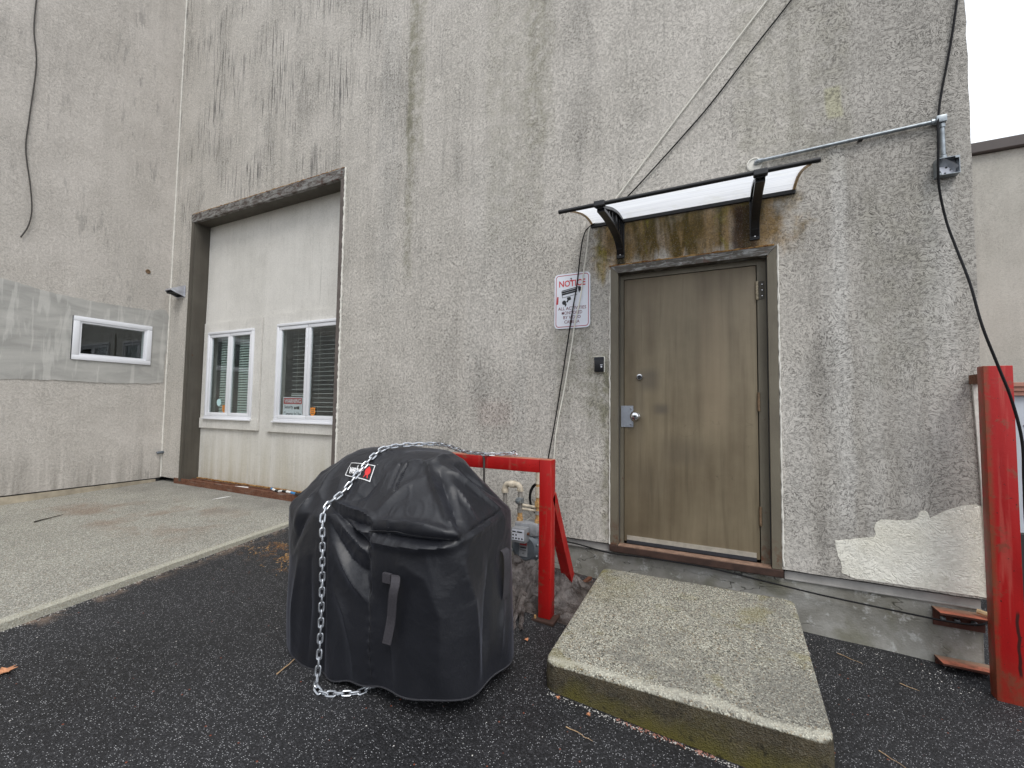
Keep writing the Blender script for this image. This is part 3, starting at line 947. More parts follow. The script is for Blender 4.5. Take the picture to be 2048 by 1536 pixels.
bt = B(); bt.lathe([(.0065, 0), (.0065, -.002), (.004, -.005), (0, -.0055)], (0, 0, 0), 'y', 12)
bme = bt.mesh('bolt', 'chrome', (0, 0, 0), 40)
def put(me, name, parent, loc, rot=(0, 0, 0), sc=1.0):
    o = bpy.data.objects.new(name, me); COL.objects.link(o)
    o.parent = parent
    org = ROOT[parent] if parent is not None else (0, 0, 0)
    o.location = tuple(l - g for l, g in zip(loc, org)); o.rotation_euler = rot; o.scale = (sc,) * 3
    return o
for z_ in (1.022, .902): put(bme, 'bolt', door, (.142, .0448, z_))
# hinges: the upper one is chipped, the lower two bare brass
for z_, m_, lb in ((1.845, 'pale_hinge', 'hinge with worn pale paint'), (1.08, 'brass', None), (.312, 'brass', None)):
    b = B()
    for k in range(5):
        b.lathe([(.0085, 0), (.0085, .0245)], (.9965, .0455, z_ - .064 + k * .0256), 'z', 12)
    hg = b.obj('hinge', m_, door, smooth=35)
    if lb: hg['label'] = lb
    if z_ > 1.5:
        b = B(); b.box(1.006, 1.040, .0485, .0516, z_ - .062, z_ + .062); b.obj('hinge_leaf', 'jamb', frame, org=(0, 0, 0))
        for q in (-.04, 0, .04): put(bme, 'screw', frame, (1.026, .0483, z_ + q), sc=.7)
b = B(); b.box(.112, .970, .0475, .0535, .058, .066); b.box(.112, .970, .049, .0535, .034, .0575)
b.obj('door_sweep', 'alum', door)
b = B(); b.box(.112, .970, .044, .0535, .010, .0335); b.obj('sweep_brush', 'rubber', door)
b = B()
b.box(-.004, 1.116, -.024, .118, -.0485, -.002, .003)
b.obj('threshold', 'darkrust', bld)
b = B(); b.box(.06, 1.05, -.018, .05, -.002, .004); b.obj('sill_plate', 'sillpink', bld)
# ragged white sealant round the frame
def bead(name, pts, r, mat, parent, seed=0, n=6):
    out = []; rs = []
    pts = [Vector(p) for p in pts]
    for a, c in zip(pts, pts[1:]):
        k = max(1, int((c - a).length / .02))
        for i in range(k):
            p = a.lerp(c, i / k)
            q = Vector((nz(p.x * 18 + seed, p.z * 18, 1), 0, nz(p.x * 18, p.z * 18 + seed, 5))) * .006
            out.append(p + q); rs.append(max(.0015, r * (1 + .9 * nz(p.x * 30, p.z * 30, seed))))
    b = B(); b.tube(out, r, n, rs=rs)
    return b.obj(name, mat, parent, smooth=True)
bead('frame_sealant', [(-.006, -.006, .0), (-.006, -.006, 2.12)], .0055, 'caulk', bld, 1)
bead('frame_sealant', [(-.01, -.008, 2.128), (1.12, -.008, 2.130)], .007, 'seal', bld, 2)
bead('frame_sealant', [(1.117, -.006, 2.13), (1.117, -.006, .0)], .006, 'caulk', bld, 3)
bead('frame_sealant', [(-2.898, -.006, 3.60), (-2.898, -.006, .0)], .011, 'caulk', bld, 4)
bead('frame_sealant', [(-5.78, -.006, 3.606), (-2.9, -.006, 3.606)], .007, 'seal', bld, 6)

# ---- bricked-up garage opening: steel lintel, jambs, rusty sill, pale infill
PY = .20
b = B(); b.box(GO[0], GO[0] + .055, -.010, PY, -.02, 3.49); 
b.prism([(GO[0] + .055, -.02), (GO[0] + .068, -.02), (GO[0] + .068, 3.49), (GO[0] + .055, 3.49)], 'y', .01, PY)
b.obj('garage_jamb', 'jamb', bld)
b = B(); b.box(GO[1] - .050, GO[1], -.010, PY, -.02, 3.49); b.obj('garage_jamb', 'jambbrown', bld)
b = B(); b.box(GO[0], GO[1], -.014, .03, 3.4905, 3.60); lt = b.obj('lintel', 'lintel', bld)
b = B(); b.box(GO[0], GO[1], .0305, .33, 3.4905, 3.60); b.obj('soffit', 'jamb', bld)
WL = (-5.585, -4.605, .818, 1.985); WR = (-4.155, -3.055, .812, 2.000)
wg = wallgrid(lambda u, v, d: (u, PY + d, v), (GO[0] + .068, GO[1] - .045), (-.02, 3.489), [WL, WR], .003, .10, .08)
wg.obj('infill_wall', 'stucco_panel', bld, smooth=50)
def surround(x0, x1, z0, z1, wx0, wx1, wz0, wz1):
    b = B()
    y0 = PY - .022; y1 = PY - .004
    b.box(x0, x1, y0, y1, wz1, z1); b.box(x0, wx0, y0, y1, wz0, wz1); b.box(wx1, x1, y0, y1, wz0, wz1)
    b.prism([(x0, z0), (x1, z0), (x1, wz0), (x0, wz0)], 'y', y0 - .012, y1)
    return b.obj('window_surround', 'stucco_panel', bld)
surround(-5.70, -4.47, .685, 2.115, *WL)
surround(-4.295, -2.957, .680, 2.130, *WR)
def window(x0, x1, z0, z1):
    w_ = None
    b = B()
    y0, y1 = PY - .045, PY + .03
    fwid = .034
    b.box(x0 + .002, x1 - .002, y0, y1, z1 - fwid, z1 - .002, .004); b.box(x0 + .002, x1 - .002, y0, y1, z0 + .002, z0 + fwid, .004)
    b.box(x0 + .002, x0 + fwid, y0 + .001, y1, z0 + fwid, z1 - fwid, .004); b.box(x1 - fwid, x1 - .002, y0 + .001, y1, z0 + fwid, z1 - fwid, .004)
    b.box(x0 - .012, x1 + .012, y0 - .018, y0 + .01, z0 - .016, z0 + .004, .003)
    w_ = b.obj('window', 'vinyl', bld, smooth=30)
    xm = (x0 + x1) / 2
    for a, c in ((x0 + fwid + .002, xm - .003), (xm + .003, x1 - fwid - .002)):
        b = B(); s = .042; ya, yb = y0 + .010, y0 + .045
        za, zb = z0 + fwid + .002, z1 - fwid - .002
        b.box(a, c, ya, yb, zb - s, zb, .005); b.box(a, c, ya, yb, za, za + s, .005)
        b.box(a, a + s, ya + .001, yb, za + s, zb - s, .004); b.box(c - s, c, ya + .001, yb, za + s, zb - s, .004)
        b.obj('sash', 'vinyl', w_, smooth=30, org=(0, 0, 0))
        b = B(); b.box(a + s - .004, c - s + .004, ya + .017, ya + .021, za + s - .004, zb - s + .004)
        b.obj('pane', 'glass', w_, org=(0, 0, 0))
    return w_
w1 = window(*WL); w1['label'] = 'left white double casement window'
w2 = window(*WR); w2['label'] = 'right white double casement window'
def blind(label, x0, x1, z0, z1, y, mat, tilt, group, pitch=.034):
    r_ = thing('window_blind', label, 'blind', ((x0 + x1) / 2, y, z1), group)
    b = B(); b.box(x0, x1, y - .018, y + .018, z1, z1 + .03); b.obj('headrail', mat, r_)
    b = B()
    z_ = z1 - .02
    dy = .0125 * math.cos(tilt); dz = .0125 * math.sin(tilt)
    while z_ > z0 + .02:
        b.add([(x0, y - dy, z_ - dz), (x1, y - dy, z_ - dz), (x1, y, z_ + .0015), (x0, y, z_ + .0015), (x1, y + dy, z_ + dz), (x0, y + dy, z_ + dz),
               (x0, y - dy, z_ - dz - .001), (x1, y - dy, z_ - dz - .001), (x1, y + dy, z_ + dz - .001), (x0, y + dy, z_ + dz - .001)],
              [(0, 1, 2, 3), (3, 2, 4, 5), (6, 9, 8, 7), (0, 6, 7, 1), (5, 4, 8, 9)])
        z_ -= pitch
    s_ = b.obj('slats', mat, r_); stuff(s_)
    b = B()
    for x_ in (x0 + .09, x1 - .09): b.tube([(x_, y - .014, z0 + .02), (x_, y - .014, z1)], .0012, 4)
    b.obj('ladder_cord', 'whitecable', r_)
    b = B(); b.box(x0, x1, y - .012, y + .012, z0, z0 + .016); b.obj('bottom_rail', mat, r_)
    return r_
blind('closed pale green blind in the left sash of the left garage window', -5.43, -5.125, .87, 1.95, .262, 'blindgreen', R(62), 'blinds behind the casement windows')
blind('closed pale green blind in the right sash of the left garage window', -5.03, -4.66, .87, 1.95, .262, 'blindgreen', R(62), 'blinds behind the casement windows')
blind('open white slatted blind above the warning sign in the right garage window', -3.98, -3.66, 1.12, 1.95, .275, 'blind', R(12), 'blinds behind the casement windows', .052)
blind('open white slatted blind in the right sash of the right garage window', -3.60, -3.08, .86, 1.95, .275, 'blind', R(12), 'blinds behind the casement windows', .052)
# stickers and the small warning sign stand behind the glass
wsg = thing('warning_sign', 'small red and white WARNING security cameras card inside the right garage window', 'sign', (-3.86, .195, .9))
b = B(); b.box(-4.03, -3.69, .193, .196, .862, 1.105); b.obj('card', 'whitesign', wsg)
b = B(); b.box(-4.02, -3.70, .1915, .1928, 1.022, 1.095); b.obj('red_band', 'warnred', wsg)
text('lettering', 'WARNING', -3.86, 1.058, .1908, .050, .29, 'whitesign', wsg, bold=.02)
text('lettering', 'Security', -3.925, .982, .1920, .052, .155, 'signblack', wsg, bold=.012)
text('lettering', 'Cameras In Use', -3.86, .905, .1920, .050, .30, 'signblack', wsg, bold=.012)
b = B(); b.lathe([(.017, 0), (.017, .001), (.010, .001)], (-3.815, .1915, .975), 'y', 16); b.prism([(-3.79, .962), (-3.74, .958), (-3.74, .995), (-3.79, .992), (-3.798, .977)], 'y', .1915, .1925)
b.obj('camera_symbol', 'signblack', wsg)
def shield(cx, cz, s, label):
    r_ = thing('window_sticker', label, 'sticker', (cx, .19, cz), 'orange shield stickers')
    pl_ = [(cx + s * a, cz + s * c) for a, c in ((-.5, .62), (-.2, .55), (0, .66), (.2, .55), (.5, .62), (.46, .2), (.52, -.1), (.35, -.42), (0, -.66), (-.35, -.42), (-.52, -.1), (-.46, .2))]
    b = B(); b.prism(pl_, 'y', .1735, .1745); b.obj('backing', 'orange', r_)
    b = B()
    for q in (.28, .02, -.24): b.box(cx - s * .30, cx + s * .30, .1725, .1733, cz + s * (q - .04), cz + s * (q + .05))
    b.obj('print', 'brass', r_)
shield(-3.490, .935, .082, 'orange shield sticker in the right garage window beside the blind')
shield(-5.165, .945, .080, 'orange shield sticker low in the left garage window')
b = B(); b.lathe([(.048, 0), (.048, .001)], (-5.285, .1735, 1.03), 'y', 24)
tag(b.obj('window_sticker', 'mint', None, org=(-5.285, .1735, 1.03)), 'pale blue round sticker low in the left garage window', 'sticker')
# rusty steel sill
b = B(); b.box(-5.90, -2.6, -.006, .006, -.075, .012, .002); b.box(-5.83, -2.6, .0065, .175, -.055, -.012)
b.box(-5.70, -2.6, .110, .122, -.012, .004); b.obj('garage_sill', 'rust', bld)
b = B()
pts = [(x_, .178 + .006 * nz(x_ * 9, 1, 1), .002 + .006 * nz(x_ * 11, 3, 1)) for x_ in lin(-5.70, -2.92, .03)]
b.tube(pts, .012, 6); b.obj('sill_seal', 'seal', bld, smooth=True)

# ---- side wing on the left
wing = thing('building', 'lighter stucco wing on the left with one small white window', 'building', (XL, -3, 0))
SW = (-1.003, -.203, 1.520, 2.049)
wg = wallgrid(lambda u, v, d: (XL - d, u, v), (-7.5, 0.0), (-.012, ZT), [SW], .004, .16, .09, None, 20)
wg.obj('side_wall', 'stucco_side', wing, smooth=50)
b = B(); b.box(XL - 4.5, XL - .16, -7.5, -7.35, -.5, ZT); b.box(XL - 4.5, XL - 4.3, -7.34, 8, -.5, ZT); b.box(XL - 4.29, XL - .004, .205, 8, -.5, ZT); b.box(XL - 4.5, XL, -7.5, 8, ZT + .001, ZT + .2)
b.obj('outer_shell', 'stucco_far', wing)
b = B(); b.box(XL - 1.2, XL - 1.1, -2.2, .2, -.4, 3.4); b.box(XL - 1.09, XL - .165, -2.2, -2.1, -.4, 3.4); b.box(XL - 1.09, XL - .165, .05, .15, -.4, 3.4); b.box(XL - 1.09, XL - .165, -2.09, .04, 3.2, 3.3)
b.obj('room_partition', 'dark', wing)
poly = [(-2.6, 2.37), (-1.61, 2.345), (-1.38, 2.305), (-1.22, 2.278), (-.95, 2.262), (-.76, 2.255), (-.45, 2.262), (-.2, 2.268), (-.11, 2.31), (-.04, 2.30), (-.012, 2.24), (-.014, 1.9), (-.03, 1.55), (-.035, 1.30), (-.18, 1.27), (-.42, 1.262), (-.72, 1.255), (-1.1, 1.262), (-1.56, 1.25), (-2.6, 1.27)]
# patch drawn as a frame round the window opening so nothing covers it
b = B()
pp = ragged(poly, .03, .012, 4)
import mathutils.geometry as mg
hole = [(SW[0] - .004, SW[2] - .004), (SW[0] - .004, SW[3] + .004), (SW[1] + .004, SW[3] + .004), (SW[1] + .004, SW[2] - .004)]
tris = mg.tessellate_polygon([[Vector((p[0], p[1], 0)) for p in pp], [Vector((p[0], p[1], 0)) for p in hole]])
allp = pp + hole
b.add([(XL + .0075, p[0], p[1]) for p in allp], [tuple(q) for q in tris])
o_ = len(pp)
V = [(XL + .0075, p[0], p[1]) for p in pp] + [(XL - .002, p[0], p[1]) for p in pp]
b.add(V, [(i, (i + 1) % o_, (i + 1) % o_ + o_, i + o_) for i in range(o_)])
b.obj('cement_patch', 'cement', wing)
b = B()
x0, x1 = XL - .06, XL + .026
ya, yb, za, zb = SW
f_ = .058
b.box(x0, x1, ya, yb, zb - f_, zb, .006); b.box(x0, x1, ya, yb, za, za + f_, .006); b.box(x0, x1 - .001, ya, ya + f_, za + f_, zb - f_, .005); b.box(x0, x1 - .001, yb - f_, yb, za + f_, zb - f_, .005)
sw_ = b.obj('window', 'vinyl', wing, smooth=30)
b = B(); g_ = f_ + .022
b.box(x0, x1 - .014, ya + f_, yb - f_, zb - g_, zb - f_ - .001); b.box(x0, x1 - .014, ya + f_, yb - f_, za + f_ + .001, za + g_)
b.box(x0, x1 - .0145, ya + f_ + .001, ya + g_, za + g_, zb - g_); b.box(x0, x1 - .0145, yb - g_, yb - f_ - .001, za + g_, zb - g_)
b.obj('glazing_bead', 'vinyl', sw_, org=ROOT[wing])
b = B(); b.box(XL - .012, XL - .008, ya + g_ - .004, yb - g_ + .004, za + g_ - .004, zb - g_ + .004); b.obj('pane', 'glass', sw_, org=ROOT[wing])
b = B(); b.tube([(XL + .004, ya - .004, za), (XL + .004, ya - .004, zb)], .006, 5); b.obj('gap', 'rubber', sw_, org=ROOT[wing])
b = B(); b.box(XL - .10, XL - .022, -7.5, -.0, -.30, -.0125); b.obj('base_recess', 'dark', wing)  # dark box standing in for the shadow in the gap below the stucco
b = B(); b.prism([(XL - .02, -.026), (XL + .002, -.030), (XL + .006, -.40), (XL - .02, -.40)], 'y', -7.5, -.06); b.obj('base_strip', 'edgestrip', wing)
hl = B(); hl.lathe([(.030, .0), (.026, .004), (.017, .004), (.014, -.008)], (XL + .004, -.283, 2.79), 'x', 16); hl.obj('pipe_stub', 'brass', wing, smooth=40)

# ------------------------------------------------------------ slab step at the door
def slab_mesh():
    nx, ny = 46, 46
    x0, x1, y0, y1 = -.006, 1.152, -1.325, -.19
    V, F = [], []
    def top(x, y):
        z = -.115 + (-.20 + .115) * ((y1 - y) / (y1 - y0)) + .003 * nz(x * 6, y * 6, 1) + .0012 * nz(x * 40, y * 40, 1)
        return z
    def shape(i, j):
        u, v = i / nx, j / ny
        x = x0 + (x1 - x0) * u; y = y0 + (y1 - y0) * v
        return x, y
    def rim(i, j, ins):
        x, y = shape(i, j)
        cx_, cy_ = (x0 + x1) / 2, (y0 + y1) / 2
        r_ = .05
        # round plan corners
        dx = max(0, abs(x - cx_) - ((x1 - x0) / 2 - r_)); dy = max(0, abs(y - cy_) - ((y1 - y0) / 2 - r_))
        d = math.hypot(dx, dy)
        if d > r_:
            k = r_ / d
            x = cx_ + math.copysign((x1 - x0) / 2 - r_ + dx * k, x - cx_); y = cy_ + math.copysign((y1 - y0) / 2 - r_ + dy * k, y - cy_)
        x = cx_ + (x - cx_) * (1 - ins / ((x1 - x0) / 2)); y = cy_ + (y - cy_) * (1 - ins / ((y1 - y0) / 2))
        return x, y
    for j in range(ny + 1):
        for i in range(nx + 1):
            x, y = rim(i, j, .011)
            V.append((x, y, top(x, y)))
    for j in range(ny):
        for i in range(nx):
            a = j * (nx + 1) + i
            F.append((a, a + 1, a + nx + 2, a + nx + 1))
    loop = [(i, 0) for i in range(nx)] + [(nx, j) for j in range(ny)] + [(i, ny) for i in range(nx, 0, -1)] + [(0, j) for j in range(ny, 0, -1)]
    prev = [j * (nx + 1) + i for i, j in loop]
    for ins, dz in ((.005, .003), (.001, .008), (.0, .018), (-.002, .08), (.0, None), (.004, -9)):
        cur = []
        for (i, j) in loop:
            x, y = rim(i, j, ins)
            k = .004 * nz(x * 9, y * 9, (dz or .2) * 30) + .002 * nz(x * 40, y * 40, 3)
            z = top(x, y) - dz if dz is not None and dz > -1 else (-.30 if dz is None else -.6)
            if dz is None: z = min(top(x, y) - .1, gz(x, y) + .02)
            cur.append(len(V)); V.append((x + k, y + k, z + k * .4))
        n = len(loop)
        for q in range(n): F.append((prev[q], cur[q], cur[(q + 1) % n], prev[(q + 1) % n]))
        prev = cur
    b = B(); b.add(V, F)
    return b
tag(slab_mesh().obj('concrete_step', 'slab', None, smooth=60, org=(0, 0, 0)), 'speckled concrete slab step sloping out below the brown door', 'step')

# ------------------------------------------------------------ door canopy
cp = thing('door_canopy', 'small curved translucent door canopy with black bar and brackets above the brown door', 'canopy', (.53, 0, 2.45))
prof = [(-.002, 2.488), (-.08, 2.492), (-.17, 2.486), (-.27, 2.466), (-.36, 2.440), (-.45, 2.410), (-.54, 2.376), (-.625, 2.342)]
def crv(pr, k=4):
    out = []
    for i in range(len(pr) - 1):
        p0 = pr[max(0, i - 1)]; p1 = pr[i]; p2 = pr[i + 1]; p3 = pr[min(len(pr) - 1, i + 2)]
        for j in range(k):
            t_ = j / k
            out.append(tuple(.5 * ((2 * p1[q]) + (-p0[q] + p2[q]) * t_ + (2 * p0[q] - 5 * p1[q] + 4 * p2[q] - p3[q]) * t_ ** 2 + (-p0[q] + 3 * p1[q] - 3 * p2[q] + p3[q]) * t_ ** 3) for q in range(len(p1))))
    return out + [tuple(pr[-1])]
cprof = crv(prof)
b = B()
xs_ = lin(-.150, 1.215, .1)
V = [(x, p[0], p[1]) for p in cprof for x in xs_]; n_ = len(xs_)
b.add(V, [(j * n_ + i, j * n_ + i + 1, (j + 1) * n_ + i + 1, (j + 1) * n_ + i) for j in range(len(cprof) - 1) for i in range(n_ - 1)])
b.obj('panel', 'poly', cp, smooth=True)
for x in (-.152, 1.217):
    b = B(); b.tube([(x, p[0], p[1] + .001) for p in cprof], .010, 6); b.obj('edge_strip', 'bone', cp, smooth=True)
b = B(); b.box(-.160, 1.225, -.016, .0, 2.458, 2.486, .003); b.obj('back_rail', 'blackmetal', cp)
b = B(); b.tube([(-.205, -.630, 2.340), (1.262, -.630, 2.352)], .0135, 12); b.obj('front_bar', 'blackmetal', cp, smooth=40)
outer = crv([(-.004, 2.462), (-.06, 2.470), (-.17, 2.463), (-.30, 2.434), (-.42, 2.398), (-.54, 2.354), (-.632, 2.326)], 3)
inner = crv([(-.006, 2.215), (-.055, 2.262), (-.12, 2.300), (-.24, 2.322), (-.38, 2.330), (-.50, 2.326), (-.60, 2.316)], 3)
def arm(x):
    b = B()
    def ribbon(c, w0, w1, xa, xb):
        n = len(c); P_ = []
        for i, p in enumerate(c):
            a = c[max(0, i - 1)]; e = c[min(n - 1, i + 1)]
            t_ = Vector((e[0] - a[0], e[1] - a[1])).normalized(); nn = Vector((-t_.y, t_.x))
            w_ = w0 + (w1 - w0) * i / (n - 1)
            P_.append(((p[0] + nn.x * w_, p[1] + nn.y * w_), (p[0] - nn.x * w_, p[1] - nn.y * w_)))
        V = []
        for u_, l_ in P_: V += [(xa, *u_), (xb, *u_), (xb, *l_), (xa, *l_)]
        F = []
        for i in range(n - 1):
            for k in range(4): F.append((i * 4 + k, i * 4 + (k + 1) % 4, (i + 1) * 4 + (k + 1) % 4, (i + 1) * 4 + k))
        F += [(0, 1, 2, 3), tuple((n - 1) * 4 + k for k in (3, 2, 1, 0))]
        b.add(V, F)
    ribbon(outer, .011, .009, x - .025, x + .025)
    ribbon(inner, .010, .010, x - .025, x + .025)
    no, ni = len(outer), len(inner)
    for fo, fi, w_ in ((.10, .22, .008), (.26, .34, .008), (.42, .47, .007), (.57, .60, .007), (.70, .73, .007), (.84, .86, .007)):
        p = outer[int(fo * (no - 1))]; q = inner[int(fi * (ni - 1))]
        ribbon([p, ((p[0] + q[0]) / 2, (p[1] + q[1]) / 2), q], w_, w_, x - .012, x + .012)
    # thin web closing most of the fan
    for a, c in ((.0, .20), (.30, .40), (.62, .80), (.86, 1.0)):
        po = outer[int(a * (no - 1)):int(c * (no - 1)) + 1]; pi_ = inner[int(a * (ni - 1)):int(c * (ni - 1)) + 1]
        b.prism(po + pi_[::-1], 'x', x - .004, x + .004)
    b.box(x - .030, x + .030, -.010, -.0005, 2.182, 2.47, .003)
    b.box(x - .019, x + .019, -.05, -.010, 2.24, 2.462)
    r_ = b.obj('bracket', 'black', cp)
    b = B(); b.box(x - .036, x + .036, -.648, -.612, 2.324, 2.362, .006); b.obj('clamp', 'black', r_)
    for z_ in (2.205, 2.385):
        o = put(bme, 'bolt', r_, (x, -.0105 if z_ < 2.3 else -.051, z_), sc=1.1)
arm(.075); arm(.985)

# ------------------------------------------------------------ notice sign
sg = thing('notice_sign', 'white NOTICE sign with a camera pictogram on the wall left of the brown door', 'sign', (-.3135, 0, 1.888))
X0, X1, Z0, Z1 = -.4645, -.1625, 1.662, 2.112
def rrect(x0, x1, z0, z1, r_, n=6):
    out = []
    for cx, cz, a0 in ((x1 - r_, z0 + r_, -90), (x1 - r_, z1 - r_, 0), (x0 + r_, z1 - r_, 90), (x0 + r_, z0 + r_, 180)):
        for k in range(n + 1):
            a = R(a0 + 90 * k / n); out.append((cx + r_ * math.cos(a), cz + r_ * math.sin(a)))
    return out
b = B(); b.prism(rrect(X0, X1, Z0, Z1, .034), 'y', -.012, -.0095); b.obj('plate', 'whitesign', sg)
b = B()
o1 = rrect(X0 + .012, X1 - .012, Z0 + .012, Z1 - .012, .026); i1 = rrect(X0 + .0175, X1 - .0175, Z0 + .0175, Z1 - .0175, .021)
n_ = len(o1)
b.add([(p[0], -.0126, p[1]) for p in o1 + i1], [(i, (i + 1) % n_, (i + 1) % n_ + n_, i + n_) for i in range(n_)])
b.obj('border', 'signpink', sg)
text('lettering', 'NOTICE', -.3135, 2.030, -.0128, .052, .222, 'signred', sg, bold=.022)
for s_, z_, w_ in (('ALL ACTIVITIES', 1.826, .236), ('MONITORED', 1.789, .172), ('BY VIDEO', 1.752, .146), ('CAMERA', 1.716, .128)):
    text('lettering', s_, -.3135, z_, -.0128, .0255, w_, 'signtext', sg, bold=.009)
def rp(pts, cx, cz, a):
    ca, sa = math.cos(a), math.sin(a)
    return [(cx + x * ca - z * sa, cz + x * sa + z * ca) for x, z in pts]
b = B()
CX, CZ, A = -.322, 1.957, R(9)
for q in ([(-.080, -.010), (.050, -.010), (.052, .004), (-.080, .004)], [(-.080, .007), (.053, .007), (.056, .020), (-.080, .020)],
          [(-.080, .024), (.07, .024), (.085, .030), (-.070, .030)]):
    b.prism(rp(q, CX, CZ, A), 'y', -.0134, -.0124)
b.prism(rp([(.062 + .011 * math.cos(k), .004 + .029 * math.sin(k)) for k in np.linspace(-1.6, 1.6, 9)] + [(.068 - .006 * math.cos(k), .004 + .024 * math.sin(k)) for k in np.linspace(1.6, -1.6, 9)], CX, CZ, A), 'y', -.0134, -.0124)
b.prism(rp([(.078 + .010 * math.cos(k), .010 + .020 * math.sin(k)) for k in np.linspace(0, 6.1, 14)], CX, CZ, A), 'y', -.0134, -.0124)
b.prism(rp([(-.080, -.031), (.045, -.031), (.045, -.028), (-.080, -.028)], CX, CZ, A), 'y', -.0134, -.0124)
b.prism(rp([(-.080, -.031), (-.077, -.031), (-.077, -.010), (-.080, -.010)], CX, CZ, A), 'y', -.0134, -.0124)
b.prism(rp([(-.042, -.036), (-.010, -.036), (-.008, -.060), (-.032, -.064), (-.040, -.078), (-.052, -.070), (-.040, -.056)], CX, CZ, A), 'y', -.0134, -.0124)
b.prism(rp([(-.070 + .018 * math.cos(k), -.072 + .018 * math.sin(k)) for k in np.linspace(0, 6, 14)], CX, CZ, A), 'y', -.0134, -.0124)
b.prism(rp([(-.068, -.088), (-.050, -.085), (-.060, -.104), (-.068, -.106)], CX, CZ, A), 'y', -.0134, -.0124)
b.obj('camera_pictogram', 'signblack', sg)
b = B(); b.prism([(-.446, 1.865), (-.432, 1.863), (-.428, 1.925), (-.441, 1.927)], 'y', -.0134, -.0124); b.obj('red_mark', 'warnred', sg)
b = B(); b.prism(rp([(-.005, .018), (.0, .018), (.0, -.012), (-.005, -.012)], -.318, 2.052, 0), 'y', -.0134, -.0129); b.prism([(-.335, 2.055), (-.316, 2.057), (-.317, 2.050), (-.334, 2.048)], 'y', -.0136, -.0130)
b.obj('red_mark', 'warnred', sg)
sme = B(); sme.lathe([(.006, 0), (.006, -.002), (.003, -.004), (0, -.004)], (0, 0, 0), 'y', 10)
scr = sme.mesh('screw', 'signblack', (0, 0, 0), 40)
put(scr, 'screw', sg, (-.322, -.0125, 2.068)); put(scr, 'screw', sg, (-.326, -.0125, 1.700))

# ------------------------------------------------------------ card reader by the frame
rd = thing('card_reader', 'small black keyless reader box on the wall beside the door frame', 'card reader', (-.088, 0, 1.362))
b = B(); b.box(-.131, -.045, -.012, .0, 1.300, 1.424, .004); b.obj('backplate', 'whitecable', rd, smooth=30)
b = B(); b.box(-.126, -.050, -.026, -.0125, 1.302, 1.420, .005); b.obj('cover', 'black', rd, smooth=30)
b = B(); b.box(-.126, -.050, -.0275, -.0262, 1.394, 1.418); b.obj('top_band', 'rubber', rd)
b = B(); b.lathe([(.0062, 0), (.0062, -.003), (0, -.003)], (-.068, -.0262, 1.342), 'y', 14); b.box(-.077, -.059, -.0275, -.0262, 1.354, 1.359); b.obj('light', 'whitesign', rd)

# ------------------------------------------------------------ conduit and open junction box
cd = thing('electrical_conduit', 'thin galvanised conduit running level above the canopy to an elbow', 'conduit', (1.5, 0, 2.73))
b = B(); b.tube([(1.035, -.022, 2.722), (1.2, -.020, 2.726), (1.5, -.021, 2.733), (1.92, -.022, 2.741)], .0115, 10); b.obj('pipe', 'galv', cd, smooth=True)
b = B(); b.tube([(1.955, -.022, 2.722), (1.957, -.022, 2.53)], .0115, 10); b.obj('pipe', 'galv', cd, smooth=True)
b = B(); b.box(1.925, 1.975, -.045, -.002, 2.722, 2.765, .006); b.lathe([(.016, 0), (.016, .02)], (1.955, -.022, 2.695), 'z', 10); b.lathe([(.016, 0), (.016, .02)], (1.908, -.022, 2.741), 'x', 10); b.obj('elbow', 'galv', cd, smooth=30)
b = B(); b.lathe([(.015, 0), (.015, .03)], (1.008, -.022, 2.7215), 'x', 10); b.tube([(1.015, -.022, 2.7215), (1.0, -.016, 2.718), (.995, .004, 2.716)], .014, 8); b.obj('connector', 'galv', cd, smooth=40)
b = B(); b.lathe([(.048, -.0), (.048, -.006), (.040, -.009), (.038, -.003), (0, -.003)], (.990, -.001, 2.712), 'y', 20); b.obj('wall_plug', 'caulk', cd, smooth=40)
b = B(); b.box(1.56, 1.585, -.035, -.001, 2.722, 2.73); b.obj('strap', 'black', cd)
jb = thing('junction_box', 'open square metal junction box with torn tape inside at the right end of the wall', 'junction box', (1.966, 0, 2.45))
b = B()
jx0, jx1, jz0, jz1, jy = 1.917, 2.018, 2.400, 2.502, -.052
b.box(jx0 + .004, jx1 - .004, -.0075, -.0045, jz0 + .004, jz1 - .004)
b.obj('back', 'vent', jb); b = B()
b.box(jx0, jx1, -.004, -.001, jz0, jz1)
b.box(jx0, jx0 + .003, jy, -.004, jz0, jz1); b.box(jx1 - .003, jx1, jy, -.004, jz0, jz1); b.box(jx0 + .003, jx1 - .003, jy, -.004, jz0, jz0 + .003); b.box(jx0 + .003, jx1 - .003, jy, -.004, jz1 - .003, jz1)
b.box(jx0 + .002, jx0 + .02, jy - .0015, jy, jz0 + .002, jz0 + .014); b.box(jx1 - .02, jx1 - .002, jy - .0015, jy, jz1 - .014, jz1 - .002)
b.obj('box', 'galv', jb)
b = B()
for cx, cz, r_ in ((1.945, 2.474, .006), (1.972, 2.458, .006), (1.943, 2.436, .006), (1.966, 2.425, .005), (1.99, 2.44, .004)): b.lathe([(r_, 0), (r_, -.001)], (cx, -.0078, cz), 'y', 10)
b.obj('holes', 'signblack', jb)
b = B(); b.add([(1.925, -.02, 2.498), (1.95, -.05, 2.499), (1.99, -.045, 2.470), (2.012, -.05, 2.44), (1.998, -.02, 2.425), (1.975, -.015, 2.46), (1.94, -.012, 2.47)], [(0, 1, 2, 5, 6), (2, 3, 4, 5)]); b.obj('torn_tape', 'vent', jb)
b = B(); b.lathe([(.0155, 0), (.0155, .022)], (1.957, -.022, 2.503), 'z', 10); b.obj('connector', 'galv', jb, smooth=40)

